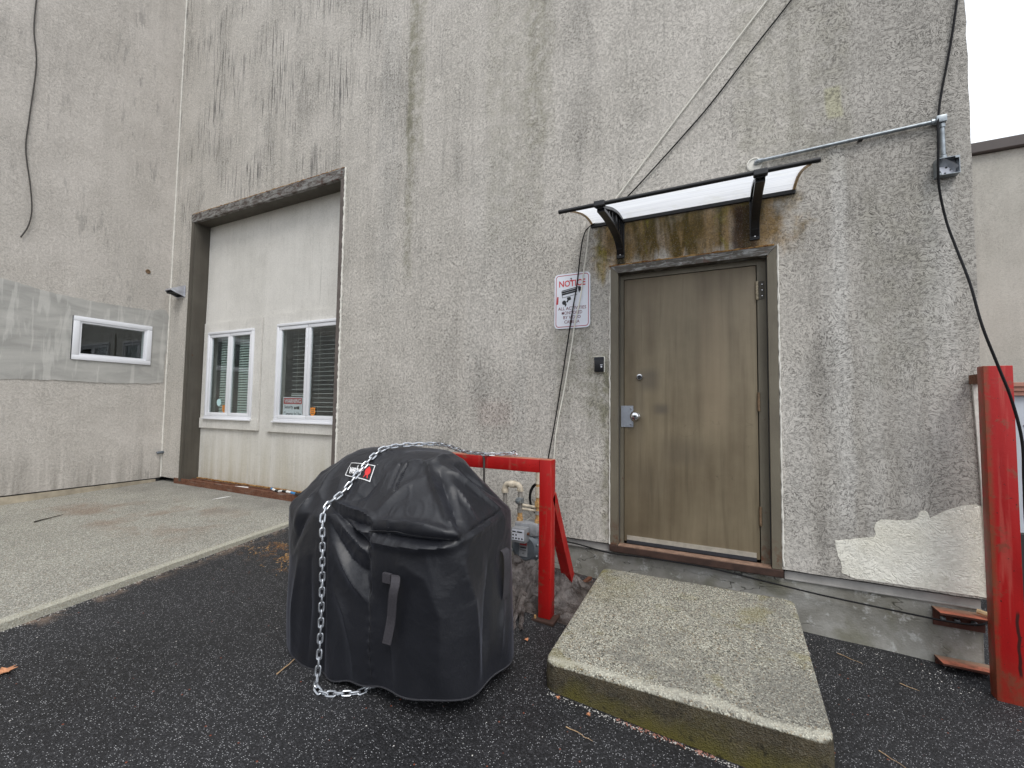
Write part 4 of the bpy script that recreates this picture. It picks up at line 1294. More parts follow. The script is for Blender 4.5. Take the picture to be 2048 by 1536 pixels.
# ------------------------------------------------------------ cables
def cable(name, label, pts, r, mat, k=6, wob=.0, parent=None):
    c = crv([tuple(p) for p in pts], k)
    c = [(p[0] + wob * nz(p[2] * 6, 1, 2), p[1], p[2] + wob * nz(p[0] * 6, 3, 2)) for p in c]
    b = B(); b.tube(c, r, 6)
    o = b.obj(name, mat, None, smooth=True, org=tuple(c[0]))
    return tag(o, label, 'cable')
cable('cable', 'slack black cable crossing the junction box and hanging over the red post',
      [(2.17, -.02, 4.6), (2.10, -.012, 3.9), (2.047, -.012, 3.45), (2.004, -.012, 3.15), (1.963, -.014, 2.92), (1.934, -.040, 2.74), (1.923, -.064, 2.58), (1.917, -.066, 2.42), (1.926, -.05, 2.30), (1.950, -.05, 2.12), (1.97, -.09, 1.96), (1.982, -.20, 1.72), (1.985, -.30, 1.47), (2.030, -.325, 1.25), (2.066, -.335, 1.09), (2.094, -.34, .89), (2.094, -.34, .69), (2.10, -.33, .45), (2.15, -.28, .2), (2.22, -.20, -.38)], .0062, 'cable')
cable('cable', 'black cable running down past the canopy end and across the NOTICE sign',
      [(1.32, -.014, 3.95), (1.225, -.014, 3.80), (1.0, -.014, 3.545), (.72, -.014, 3.22), (.52, -.014, 3.02), (.32, -.014, 2.83), (.135, -.016, 2.66), (-.02, -.016, 2.545), (-.170, -.018, 2.468), (-.218, -.018, 2.40), (-.245, -.022, 2.24), (-.268, -.024, 2.02), (-.305, -.024, 1.80), (-.345, -.020, 1.55), (-.40, -.02, 1.2), (-.45, -.02, .90), (-.515, -.02, .55), (-.56, -.03, .30)], .0050, 'cable')
cable('cable', 'thin white cable running down past the canopy end and across the NOTICE sign',
      [(1.2, -.010, 3.985), (1.09, -.012, 3.865), (.56, -.012, 3.26), (.035, -.014, 2.655), (-.10, -.014, 2.53), (-.168, -.016, 2.462), (-.188, -.018, 2.30), (-.215, -.024, 2.10), (-.240, -.024, 1.90), (-.285, -.022, 1.70), (-.315, -.02, 1.5), (-.37, -.02, 1.18), (-.42, -.02, .93), (-.445, -.02, .76), (-.46, -.02, .5)], .0052, 'whitecable')
cable('cable', 'loose dark cable hanging down the side wing above the small window',
      [(XL + .012, -1.49, 6.2), (XL + .012, -1.5, 5.60), (XL + .014, -1.502, 5.23), (XL + .012, -1.463, 4.84), (XL + .016, -1.489, 4.178), (XL + .014, -1.497, 3.83), (XL + .02, -1.445, 3.45), (XL + .02, -1.418, 3.17), (XL + .018, -1.435, 2.98), (XL + .012, -1.485, 2.83)], .0065, 'cablegrey')
cable('cable', 'thin black cable sagging along the concrete footing below the door',
      [(-.60, -.02, -.02), (-.277, -.012, -.036), (.0, -.030, -.060), (.25, -.032, -.052), (.50, -.030, -.052), (.68, -.026, -.056), (.80, -.016, -.068), (.95, -.012, -.084), (1.10, -.012, -.098), (1.30, -.014, -.116), (1.50, -.018, -.127), (1.70, -.04, -.130), (1.86, -.095, -.118), (1.98, -.115, -.105), (2.04, -.09, -.09), (2.10, -.05, -.075)], .0050, 'cable')
def coil(cx, cy, cz, r1, turns, seed):
    pts = []
    for i in range(int(turns * 26)):
        a = i / 26 * 2 * math.pi
        rr = r1 * (1 + .14 * nz(i * .11, seed, 1))
        pts.append((cx + rr * .62 * math.cos(a), cy + .02 * nz(i * .07, 4, seed) + .0016 * i / 4, cz + rr * math.sin(a)))
    return pts
b = B(); b.tube(coil(-.555, -.12, .30, .115, 4.2, 3), .0065, 6)
tag(b.obj('cable_coil', 'cable', None, smooth=True, org=(-.555, -.12, .30)), 'coil of black cable hung behind the gas pipes', 'cable')

# ------------------------------------------------------------ vent hood and stub by the garage corner
vh = thing('vent_hood', 'small metal vent hood in the corner left of the garage opening', 'vent', (-6.0, 0, 2.55))
b = B()
b.add([(-6.06, -.006, 2.612), (-5.885, -.006, 2.622), (-5.90, -.15, 2.565), (-6.05, -.15, 2.565), (-6.06, -.006, 2.48), (-5.885, -.006, 2.48), (-5.90, -.165, 2.535), (-6.05, -.165, 2.535), (-5.885, -.08, 2.50), (-6.06, -.08, 2.50)],
      [(0, 1, 2, 3), (3, 2, 6, 7), (1, 5, 8, 6, 2), (0, 3, 7, 9, 4), (0, 4, 5, 1)])
b.box(-6.075, -5.868, -.006, .0, 2.465, 2.635)
b.obj('hood', 'vent', vh)
b = B(); b.box(-6.05, -5.895, -.14, -.008, 2.505, 2.52); b.obj('flap', 'dark', vh)
b = B(); b.tube([(-6.20, .0, .335), (-6.20, -.05, .333), (-6.205, -.075, .325)], .019, 10)
tag(b.obj('pipe_stub', 'meter', None, smooth=40, org=(-6.20, 0, .335)), 'short grey pipe stub low in the inside corner', 'pipe')

# ------------------------------------------------------------ gas meter with its pipes
gm = thing('gas_meter', 'grey gas meter with cream and orange pipework behind the red guard frame', 'gas meter', (-.575, -.20, -.25))
my = -.30
b = B()
b.lathe([(.112, .12), (.118, .11), (.118, .03), (.112, .012), (.100, .002), (.085, -.010), (.0, -.014)], (-.578, my, -.035), 'y', 36)
b.lathe([(.124, .055), (.124, .040)], (-.578, my, -.035), 'y', 36)
b.obj('housing', 'meter', gm, smooth=35)
bolt2 = B(); bolt2.lathe([(.0085, .008), (.0085, -.006), (.005, -.010), (0, -.010)], (0, 0, 0), 'y', 8)
bm2 = bolt2.mesh('bolt', 'galv', (0, 0, 0), 40)
for k in range(8):
    a = k / 8 * 2 * math.pi + .3
    put(bm2, 'bolt', gm, (-.578 + .108 * math.cos(a), my + .006, -.035 + .108 * math.sin(a)))
b = B(); b.box(-.665, -.475, my - .005, my + .12, .055, .150, .016); b.obj('top_case', 'meterpale', gm, smooth=40)
b = B(); b.box(-.652, -.535, my - .085, my - .006, .018, .128, .012); b.obj('register_box', 'meterpale', gm, smooth=40)
b = B(); b.box(-.644, -.543, my - .088, my - .0855, .040, .118, .001)
b.obj('register_face', 'whitesign', gm)
b = B()
for row, zz in ((0, .078), (1, .054)):
    for k in range(2 if row == 0 else 4):
        b.lathe([(.0065, 0), (.0065, -.001)], (-.632 + k * .024, my - .0885, zz), 'y', 12)
b.box(-.638, -.612, my - .0895, my - .0885, .098, .106); b.box(-.60, -.56, my - .0895, my - .0885, .098, .106)
b.obj('dials', 'signblack', gm)
b = B(); b.lathe([(.011, 0), (.011, .014)], (-.536, my - .045, .085), 'x', 12); b.obj('seal', 'rust', gm)
b = B(); b.box(-.615, -.548, my - .0165, my - .0145, -.095, .012); b.obj('label', 'meterpale', gm)
b = B(); b.box(-.610, -.553, my - .018, my - .0168, -.012, .007); b.obj('label_heading', 'warnred', gm)
b = B(); b.box(-.606, -.557, my - .018, my - .0168, -.033, -.025); b.box(-.606, -.557, my - .018, my - .0168, -.050, -.047); b.lathe([(.004, 0), (.004, -.001)], (-.582, my - .0167, -.072), 'y', 8)
b.obj('label_print', 'signblack', gm)
def fit(pts, r, mat, name='pipe', parent=gm, n=12): 
    b = B(); b.tube(pts, r, n); return b.obj(name, mat, parent, smooth=45)
ry = my + .05
RXL, RXR, UX = -.643, -.493, -.775
for x in (RXL, RXR):
    fit([(x, ry, .150), (x, ry, .172)], .026, 'piperust', 'coupling', n=8)
    fit([(x, ry, .172), (x, ry, .215)], .019, 'piperust', 'coupling')
    fit([(x, ry, .212), (x, ry, .24)], .024, 'pipegrey', 'coupling', n=8)
fit([(RXL, ry, .24), (RXL, ry, .385)], .017, 'pipegrey')
b = B(); b.lathe([(.030, 0), (.030, .035)], (RXL, ry, .285), 'z', 12); b.box(RXL - .012, RXL + .012, ry - .06, ry - .025, .29, .315, .004); b.lathe([(.020, -.05), (.026, -.03), (.026, 0)], (RXL, ry, .303), 'y', 12)
b.obj('valve', 'galv', gm, smooth=40)
elb = crv([(RXL, ry, .375), (RXL - .004, ry, .400), (RXL - .022, ry, .418), (RXL - .048, ry, .420)], 3)
fit(elb, .023, 'pipecream', 'elbow')
fit([(RXL - .045, ry, .420), (RXL - .085, ry, .418)], .029, 'pipecream', 'union', n=8)
fit(crv([(RXL - .082, ry, .418), (UX + .022, ry, .416), (UX + .004, ry, .398), (UX, ry, .372)], 3), .023, 'pipecream', 'elbow')
fit([(UX, ry, .378), (UX, ry, .350)], .028, 'pipecream', 'collar')
fit([(RXL, ry, .385), (RXL, ry, .372)], .027, 'pipecream', 'collar')
fit([(UX, ry, .35), (UX, ry, -.30)], .017, 'pipegrey')
fit([(RXL + .02, ry, .268), (RXR, ry, .262)], .011, 'pipecream', 'link_pipe'); fit([(RXL + .02, ry, .240), (RXR, ry, .236)], .010, 'pipecream', 'link_pipe')
fit([(RXR, ry, .24), (RXR, ry, .50)], .017, 'piperust')
fit([(RXR, ry, .27), (RXR, ry, .31)], .026, 'piperust', 'coupling', n=8); fit([(RXR, ry, .34), (RXR, ry, .42)], .022, 'pipecream', 'coupling')
fit([(RXR, ry, .44), (RXR, ry, .52), (RXR, ry, .55)], .020, 'pipecream', 'cap')
fit([(-.72, ry - .02, .05), (-.62, ry + .03, .13), (-.55, ry + .05, .19)], .004, 'whitecable', 'wire', n=5)

# ------------------------------------------------------------ crumpled sheeting round the meter base
def crumple(x0, x1, y0, y1, nx, ny, fz):
    b = B(); V = []
    for j in range(ny + 1):
        for i in range(nx + 1):
            u, v = i / nx, j / ny
            x = x0 + (x1 - x0) * u; y = y0 + (y1 - y0) * v
            V.append(fz(x, y, u, v))
    b.add(V, [(j * (nx + 1) + i, j * (nx + 1) + i + 1, (j + 1) * (nx + 1) + i + 1, (j + 1) * (nx + 1) + i) for j in range(ny) for i in range(nx)])
    return b
def ridge(x, y, s): return 1 - abs(2 * nz(x * s, y * s, 3.3))
def tarpz(x, y, u, v):
    edge = sstep(0, .16, u) * sstep(0, .16, 1 - u) * sstep(0, .10, v) * sstep(0, .14, 1 - v)
    h = .115 * math.exp(-(((x + .60) / .25) ** 2 + ((y + .33) / .20) ** 2) ** 1.3) + .10 * math.exp(-(((x + .24) / .15) ** 2 + ((y + .33) / .13) ** 2))
    c = .10 * (ridge(x, y, 6) - .55) + .05 * (ridge(x + 3, y, 14) - .5)
    z = gz(x, y) + .004 + edge * (h + max(-.02, c * (.5 + 3 * h)))
    return (x + .03 * nz(x * 7, y * 7, 8) * edge, y + .03 * nz(x * 7, y * 7, 2) * edge, max(z, gz(x, y) + .003))
tp = thing('plastic_sheeting', 'crumpled brown plastic sheeting bunched under the gas meter', 'plastic sheet', (-.5, -.4, -.3))
crumple(-.98, -.06, -.74, -.08, 90, 70, tarpz).obj('sheet', 'tarp', tp, smooth=18)
b = B()
for k, (xa, ya, xb, yb) in enumerate(((-.52, -.62, -.34, -.98), (-.46, -.60, -.30, -.95), (-.42, -.66, -.36, -1.0), (-.50, -.70, -.42, -1.02))):
    pts = []
    for i in range(9):
        t_ = i / 8
        x = xa + (xb - xa) * t_ + .02 * nz(i * .8, k, 1); y = ya + (yb - ya) * t_
        pts.append((x, y, gz(x, y) + .07 * (1 - t_) ** 1.5 + .012))
    V = []
    for i, p in enumerate(pts):
        w_ = .022 - .012 * i / 8
        V += [(p[0] - w_, p[1] - w_ * .5, p[2] - .006), (p[0], p[1], p[2] + .012), (p[0] + w_, p[1] + w_ * .5, p[2] - .006)]
    b.add(V, [(i * 3 + q, i * 3 + q + 1, i * 3 + q + 4, i * 3 + q + 3) for i in range(8) for q in (0, 1)])
b.obj('gathered_edge', 'tarp', tp, smooth=30)

# ------------------------------------------------------------ red guard frame
gf = thing('guard_frame', 'red painted square steel guard frame standing in front of the gas meter', 'guard frame', (-.23, -.72, -.33))
px0, px1, py0, py1 = -.272, -.192, -.765, -.685
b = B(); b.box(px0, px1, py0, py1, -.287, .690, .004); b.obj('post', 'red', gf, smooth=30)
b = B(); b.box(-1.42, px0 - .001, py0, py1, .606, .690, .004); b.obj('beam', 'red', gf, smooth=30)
def bar(b, p, q, wx, wy, upv=(1, 0, 0)):
    p, q = Vector(p), Vector(q); t_ = (q - p).normalized(); s_ = Vector(upv); n_ = t_.cross(s_).normalized()
    V = []
    for c in (p, q):
        for sx_, sy_ in ((-1, -1), (1, -1), (1, 1), (-1, 1)): V.append(c + s_ * wx * sx_ + n_ * wy * sy_)
    b.add(V, [(0, 1, 2, 3), (7, 6, 5, 4)] + [(k, (k + 1) % 4, (k + 1) % 4 + 4, k + 4) for k in range(4)])
b = B(); bar(b, (-.225, -.70, .46), (-.225, -.225, -.33), .033, .033); b.obj('brace', 'red', gf)
b = B(); b.box(px0 - .03, px1 + .035, py0 - .035, py1 + .03, -.308, -.287, .004); b.obj('base_plate', 'darkrust', gf, smooth=30)
b = B(); bar(b, (-.215, -.36, -.30), (-.150, -.02, -.275), .014, .012); b.obj('foot_angle', 'rust', gf)
b = B(); b.lathe([(.012, 0), (.012, .03), (.007, .032), (.007, .05)], (px0 - .012, py0 - .015, -.32), 'z', 8); b.obj('anchor_bolt', 'piperust', gf, smooth=40)
hp = crv([(-.665, -.775, .12), (-.662, -.778, .35), (-.668, -.776, .56), (-.672, -.772, .66), (-.690, -.755, .697), (-.72, -.72, .702), (-.76, -.70, .701), (-.80, -.71, .700)], 5)
b = B(); b.tube(hp, .0078, 8)
tag(b.obj('hook_rod', 'cablegrey', None, smooth=True, org=(-.665, -.775, .12)), 'bent grey steel rod hooked over the red beam', 'rod')

# ------------------------------------------------------------ tall red post in front of the corner
rp_ = thing('bollard', 'tall worn red steel post standing at the right end of the wall', 'post', (2.05, -.24, -.42))
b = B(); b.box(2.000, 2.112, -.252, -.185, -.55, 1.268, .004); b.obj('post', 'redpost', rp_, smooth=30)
b = B(); b.box(2.03, 2.07, -.12, -.012, 1.185, 1.235); b.obj('bracket', 'rust', rp_)
# bolted steel angles at the footing
def angle(z, label, y1=.012, bolts=True, dx=0):
    r_ = thing('steel_angle', label, 'bracket', (1.95 + dx, 0, z))
    b = B()
    b.prism([(1.842 + dx, y1), (1.850 + dx, -.085), (2.10 + dx, -.085), (2.10 + dx, y1)], 'z', z - .010, z)
    b.box(1.845 + dx, 2.062 + dx, y1 - .010, y1, z - .100, z - .0105)
    b.obj('angle', 'oxide', r_)
    if bolts:
        for x in (1.885, 1.945, 2.015): put(bm2, 'bolt', r_, (x + dx, y1 - .013, z - .055), sc=1.5)
    return r_
angle(-.082, 'upper red steel angle with three bolts on the footing beside the red post')
angle(-.352, 'lower red steel angle at ground level on the footing beside the red post', bolts=False, dx=.004)
b = B(); b.tube([(2.02, -.03, -.060), (2.06, -.06, -.062), (2.09, -.08, -.065)], .014, 8); tag(b.obj('pipe_end', 'bone', None, smooth=True, org=(2.04, -.04, -.06)), 'short cream pipe end tucked behind the red post', 'pipe')

# ------------------------------------------------------------ covered grill
KEYS=[ # t, z, cx, cy, a, b, n
(0.00,-.255,-.792,-1.435,.600,.375,3.6),
(0.15,-.05,-.800,-1.437,.592,.368,4.0),
(0.38,.28,-.812,-1.435,.583,.352,4.6),
(0.50,.43,-.822,-1.430,.578,.340,5.5),
(0.53,.462,-.826,-1.430,.575,.335,6.0),
(0.56,.485,-.832,-1.425,.560,.318,5.5),
(0.72,.615,-.860,-1.395,.465,.235,4.2),
(0.86,.725,-.875,-1.350,.370,.155,3.4),
(0.93,.765,-.885,-1.330,.300,.110,3.0),
(1.00,.782,-.890,-1.320,.010,.005,2.2)]
def cover_base(ns=440,nt=150):
    K=np.array(KEYS); t=np.linspace(0,1,nt)
    P=[np.interp(t,K[:,0],K[:,i]) for i in range(1,7)]
    # soften the key kinks
    P=[np.convolve(np.pad(p,3,mode='edge'),np.ones(7)/7,'valid') for p in P]
    z,cx,cy,a,b,n=[p[:,None] for p in P]
    ph=np.linspace(0,2*np.pi,ns,endpoint=False)[None,:]
    r=(np.abs(np.cos(ph)/a)**n+np.abs(np.sin(ph)/b)**n)**(-1/n)
    return np.stack([cx+r*np.cos(ph),cy+r*np.sin(ph),z+0*ph],-1)

FOLDS=[
(-0.03,0.016,[ (-0.721,-1.771,0.417),(-0.597,-1.770,0.425),(-0.457,-1.765,0.425),(-0.356,-1.749,0.425),(-0.288,-1.712,0.425),(-0.271,-1.691,0.425) ]), # shoulder valley
(0.022,0.022,[ (-0.691,-1.775,0.384),(-0.562,-1.774,0.384),(-0.423,-1.765,0.392),(-0.326,-1.739,0.401),(-0.271,-1.691,0.425) ]), # under ridge
(0.02,0.03,[ (-0.717,-1.754,0.472),(-0.581,-1.750,0.478),(-0.443,-1.743,0.478),(-0.319,-1.725,0.460),(-0.274,-1.691,0.448) ]), # above bulge
(-0.01,0.006,[ (-0.273,-1.691,0.440),(-0.256,-1.597,0.460),(-0.261,-1.452,0.472),(-0.272,-1.278,0.483) ]), # R seam
(0.01,0.014,[ (-0.266,-1.684,0.417),(-0.247,-1.590,0.433),(-0.248,-1.446,0.448),(-0.251,-1.296,0.454) ]), # R seam ridge
(0.02,0.016,[ (-0.591,-1.498,0.714),(-0.505,-1.574,0.640),(-0.414,-1.636,0.564),(-0.344,-1.680,0.504),(-0.281,-1.697,0.454) ]), # crease down
(-0.02,0.024,[ (-0.507,-1.508,0.682),(-0.441,-1.561,0.624),(-0.361,-1.607,0.553),(-0.291,-1.663,0.483) ]), # crease down v
(0.016,0.018,[ (-0.521,-1.471,0.708),(-0.443,-1.449,0.661),(-0.383,-1.398,0.603),(-0.321,-1.346,0.537),(-0.276,-1.286,0.488) ]), # crease r2
(-0.012,0.02,[ (-0.497,-1.414,0.714),(-0.436,-1.360,0.656),(-0.374,-1.310,0.592),(-0.329,-1.246,0.537) ]), # crease r2 v
(0.01,0.014,[ (-0.427,-1.515,0.635),(-0.349,-1.523,0.564),(-0.281,-1.535,0.494) ]), # crease r3
(0.012,0.018,[ (-0.610,-1.503,0.714),(-0.575,-1.441,0.740),(-0.567,-1.312,0.755) ]), # top r bend
(-0.008,0.01,[ (-0.756,-1.523,0.708),(-0.741,-1.577,0.661),(-0.719,-1.635,0.608) ]), # top fold
(0.01,0.016,[ (-0.717,-1.509,0.718),(-0.666,-1.492,0.728),(-0.606,-1.488,0.723) ]), # top fold2
(-0.03,0.02,[ (-1.026,-1.726,0.504),(-0.919,-1.758,0.466),(-0.826,-1.771,0.417),(-0.738,-1.776,0.375),(-0.705,-1.778,0.359) ]), # bend pinch v1
(0.022,0.016,[ (-1.029,-1.712,0.521),(-0.888,-1.731,0.499),(-0.778,-1.740,0.488),(-0.725,-1.750,0.478) ]), # bend pinch r1
(0.022,0.016,[ (-0.961,-1.750,0.478),(-0.860,-1.771,0.417),(-0.784,-1.776,0.375),(-0.719,-1.781,0.334) ]), # r1b
(-0.022,0.015,[ (-0.895,-1.754,0.472),(-0.801,-1.764,0.454),(-0.715,-1.767,0.448) ]), # v2
(0.016,0.013,[ (-0.848,-1.768,0.440),(-0.773,-1.770,0.425),(-0.705,-1.771,0.417) ]), # r2
(-0.018,0.026,[ (-0.972,-1.769,0.433),(-0.897,-1.779,0.350),(-0.822,-1.786,0.282),(-0.706,-1.789,0.236) ]), # v3
(0.02,0.03,[ (-0.923,-1.781,0.334),(-0.852,-1.788,0.255),(-0.783,-1.792,0.187),(-0.694,-1.796,0.110) ]), # r3
(-0.016,0.03,[ (-0.702,-1.782,0.325),(-0.722,-1.790,0.226),(-0.685,-1.794,0.149) ]), # v4
(0.012,0.03,[ (-0.901,-1.795,0.130),(-0.824,-1.800,0.033),(-0.783,-1.805,-0.072) ]), # r4
(-0.016,0.014,[ (-1.059,-1.730,0.499),(-0.999,-1.779,0.350),(-0.983,-1.793,0.158),(-0.967,-1.805,-0.072),(-0.957,-1.809,-0.247) ]), # chain dent
(-0.016,0.014,[ (-1.351,-1.718,0.440),(-1.353,-1.680,0.488),(-1.324,-1.619,0.553),(-1.294,-1.573,0.608) ]), # left crease
(0.016,0.02,[ (-1.337,-1.714,0.472),(-1.345,-1.649,0.515),(-1.305,-1.593,0.586),(-1.269,-1.507,0.661) ]), # left ridge
(0.014,0.02,[ (-1.194,-1.679,0.548),(-1.211,-1.733,0.488),(-1.246,-1.761,0.384) ]), # left ridge2
(-0.014,0.02,[ (-1.128,-1.753,0.472),(-1.187,-1.768,0.392),(-1.223,-1.770,0.291) ]), # left v2
(0.012,0.026,[ (-1.173,-1.507,0.703),(-1.187,-1.598,0.629),(-1.160,-1.683,0.548),(-1.109,-1.710,0.521) ]), # dome fold
(-0.01,0.022,[ (-1.045,-1.588,0.650),(-1.006,-1.655,0.586),(-1.027,-1.702,0.532) ]), # dome v
(-0.012,0.03,[ (-0.811,-1.608,0.635),(-0.849,-1.674,0.564),(-0.918,-1.702,0.532) ]), # dome mid
(0.01,0.03,[ (-0.610,-1.583,0.650),(-0.667,-1.659,0.581),(-0.707,-1.717,0.515) ]), # dome mid r
(0.02,0.035,[ (-0.253,-1.671,0.317),(-0.231,-1.632,0.158),(-0.218,-1.617,-0.024),(-0.205,-1.600,-0.182) ]), # right vert r
(-0.02,0.035,[ (-0.229,-1.485,0.282),(-0.218,-1.512,0.110),(-0.208,-1.531,-0.062),(-0.200,-1.556,-0.182) ]), # right vert v
(0.018,0.03,[ (-0.215,-1.360,0.053),(-0.208,-1.403,-0.043),(-0.200,-1.419,-0.154) ]), # right vert r2
(0.012,0.06,[ (-0.522,-1.781,0.308),(-0.391,-1.769,0.264),(-0.318,-1.750,0.101),(-0.314,-1.754,-0.191) ]), # front soft r
(-0.012,0.05,[ (-0.591,-1.794,0.139),(-0.565,-1.802,-0.043),(-0.525,-1.804,-0.227) ]), # front soft v
(0.01,0.05,[ (-0.790,-1.804,-0.034),(-0.747,-1.808,-0.172),(-0.749,-1.810,-0.247) ]), # front soft r2
(0.012,0.03,[ (-1.175,-1.780,0.226),(-1.201,-1.782,0.014),(-1.203,-1.781,-0.235) ]), # left vert r
(-0.014,0.03,[ (-1.089,-1.787,0.236),(-1.073,-1.798,0.004),(-1.076,-1.803,-0.242) ]), # left vert v
(-0.006,0.004,[ (-0.723,-1.754,0.472),(-0.711,-1.770,0.425),(-0.717,-1.776,0.375),(-0.695,-1.789,0.236),(-0.675,-1.799,0.062),(-0.666,-1.806,-0.108),(-0.647,-1.809,-0.247) ]), # seam
(-0.008,0.006,[ (-0.713,-1.515,0.714),(-0.710,-1.564,0.672),(-0.698,-1.607,0.635),(-0.674,-1.650,0.592) ]), # topseam
]
V3 = cover_base(520, 200)
nt_, ns_ = V3.shape[:2]
# hem waves and a slight lift at the front
zz = V3[:, :, 2]
low = np.clip((.05 - zz) / .33, 0, 1) ** 1.5
ph = np.linspace(0, 2 * np.pi, ns_, endpoint=False)[None, :]
V3[:, :, 2] += low * (.005 * np.sin(ph * 5 + 1.0) + .005 * np.sin(ph * 13 + 2.2) + .024 * np.exp(-((ph - 5.55) / .28) ** 2) - .030 * np.exp(-((ph - 4.2) / .42) ** 2))
rad = low * (.012 * np.sin(ph * 7 + .6) + .008 * np.sin(ph * 13))
V3[:, :, 0] += rad * np.cos(ph); V3[:, :, 1] += rad * np.sin(ph)
# normals of the smooth base
du = np.roll(V3, -1, 1) - np.roll(V3, 1, 1)
dv = np.gradient(V3, axis=0)
N3 = np.cross(du, dv); N3 /= np.linalg.norm(N3, axis=2, keepdims=True) + 1e-9
pt = V3.reshape(-1, 3); nn = N3.reshape(-1, 3)
cen = np.array([-.82, -1.43, .1])
sgn = np.sign(((pt - cen) * nn).sum(1)); nn = nn * sgn[:, None]
D = np.zeros(len(pt))
def seg_d(P, a, c):
    ab = c - a; L_ = (ab @ ab) + 1e-12
    t_ = np.clip(((P - a) @ ab) / L_, 0, 1)
    return np.linalg.norm(P - (a + t_[:, None] * ab), axis=1), t_
for h_, w_, pl_ in FOLDS:
    A_ = np.array(pl_); best = np.full(len(pt), 9.); par = np.zeros(len(pt))
    n_ = len(A_) - 1
    for i in range(n_):
        d_, t_ = seg_d(pt, A_[i], A_[i + 1])
        m_ = d_ < best; best[m_] = d_[m_]; par[m_] = (i + t_[m_]) / n_
    taper = .35 + .65 * np.sin(np.pi * np.clip(par, 0, 1)) if abs(h_) > .009 else 1.0
    D += 1.22 * h_ * taper * (.5 * np.exp(-(best / w_) ** 2 * .9) + .6 * np.exp(-1.9 * best / w_))
# wrinkles too small to place one by one
nzv = np.array([noise.noise(Vector((p[0] * 6, p[1] * 6, p[2] * 3.2 + 4))) for p in pt])
nz2 = np.array([1 - abs(2 * noise.noise(Vector((p[0] * 7 + 9, p[1] * 7, p[2] * 4.5)))) for p in pt])
up_ = np.clip((pt[:, 2] + .1) / .5, .25, 1)
nz3 = np.array([1 - abs(2 * noise.noise(Vector((p[0] * 13 + 2, p[1] * 13, p[2] * 8.5)))) for p in pt])
D += .006 * nzv + .0055 * (nz2 - .6) * up_ + .004 * np.clip(nz3 - .55, 0, 1) * up_
# puckers along the two stitched seams
for s_, kk in (((-.723, -1.754, .472), (-.647, -1.809, -.247)), ((-.713, -1.515, .714), (-.674, -1.650, .592))):
    d_, t_ = seg_d(pt, np.array(s_), np.array(kk))
    D += .0022 * np.sin(t_ * 95) * np.exp(-(d_ / .02) ** 2)
pt2 = pt + nn * D[:, None]
gr = thing('grill', 'covered barbecue grill under a black fabric cover in front of the gas meter', 'grill', (-.82, -1.43, -.36))
F = []
for j in range(nt_ - 1):
    for i in range(ns_):
        F.append((j * ns_ + i, j * ns_ + (i + 1) % ns_, (j + 1) * ns_ + (i + 1) % ns_, (j + 1) * ns_ + i))
F.append(tuple((nt_ - 1) * ns_ + i for i in range(ns_)))
b = B(); b.v = [tuple(p) for p in pt2]; b.f = F
cov = b.obj('cover', 'cover', gr, smooth=True)
me = cov.data
bm = bmesh.new(); bm.from_mesh(me); bm.normal_update()
b2 = B()
hem = [pt2[i] for i in range(0, ns_, 2)]
hem.append(hem[0])
b = B(); b.tube(hem, .0036, 5, cap=False); b.obj('hem', 'hem', cov, smooth=True)
bm.free()
def on_cover(x, z, y0=-2.6, d=(0, 1, 0)):
    """nearest cover point to a line of approach"""
    p = np.array([x, y0, z]); dd = np.array(d, float)
    rel = pt2 - p; t_ = rel @ dd; q = np.linalg.norm(rel - t_[:, None] * dd, axis=1)
    m_ = q < max(.008, q.min() + .002)
    idx = np.where(m_)[0]; k = idx[np.argmin(t_[idx])]
    return Vector(pt2[k]), Vector(nn[k])
# dark line of the seams
def seamline(name, pts, r_=.0022, mat='logoblack'):
    out = []
    P_ = [np.array(p) for p in pts]
    for a, c in zip(P_, P_[1:]):
        k = max(2, int(np.linalg.norm(c - a) / .015))
        for i in range(k):
            q = a + (c - a) * i / k
            j = np.argmin(((pt2 - q) ** 2).sum(1)); out.append(Vector(pt2[j]) + Vector(nn[j]) * .0004)
    o2 = [out[0]]
    for p in out[1:]:
        if (p - o2[-1]).length > .004: o2.append(p)
    # smooth
    for _ in range(2): o2 = [o2[0]] + [(o2[i - 1] + o2[i] * 2 + o2[i + 1]) / 4 for i in range(1, len(o2) - 1)] + [o2[-1]]
    b = B(); b.tube(o2, r_, 5); return b.obj(name, mat, cov, smooth=True)
seamline('seam', [(-.723, -1.754, .472), (-.711, -1.770, .425), (-.717, -1.776, .375), (-.695, -1.789, .236), (-.675, -1.799, .062), (-.666, -1.806, -.108), (-.647, -1.809, -.235)])
seamline('seam', [(-.285, -1.705, .438), (-.273, -1.691, .440), (-.256, -1.597, .460), (-.261, -1.452, .472), (-.272, -1.278, .483)])
seamline('seam', [(-.721, -1.771, .425), (-.597, -1.770, .432), (-.457, -1.765, .432), (-.356, -1.749, .432), (-.288, -1.712, .432)], .0028)
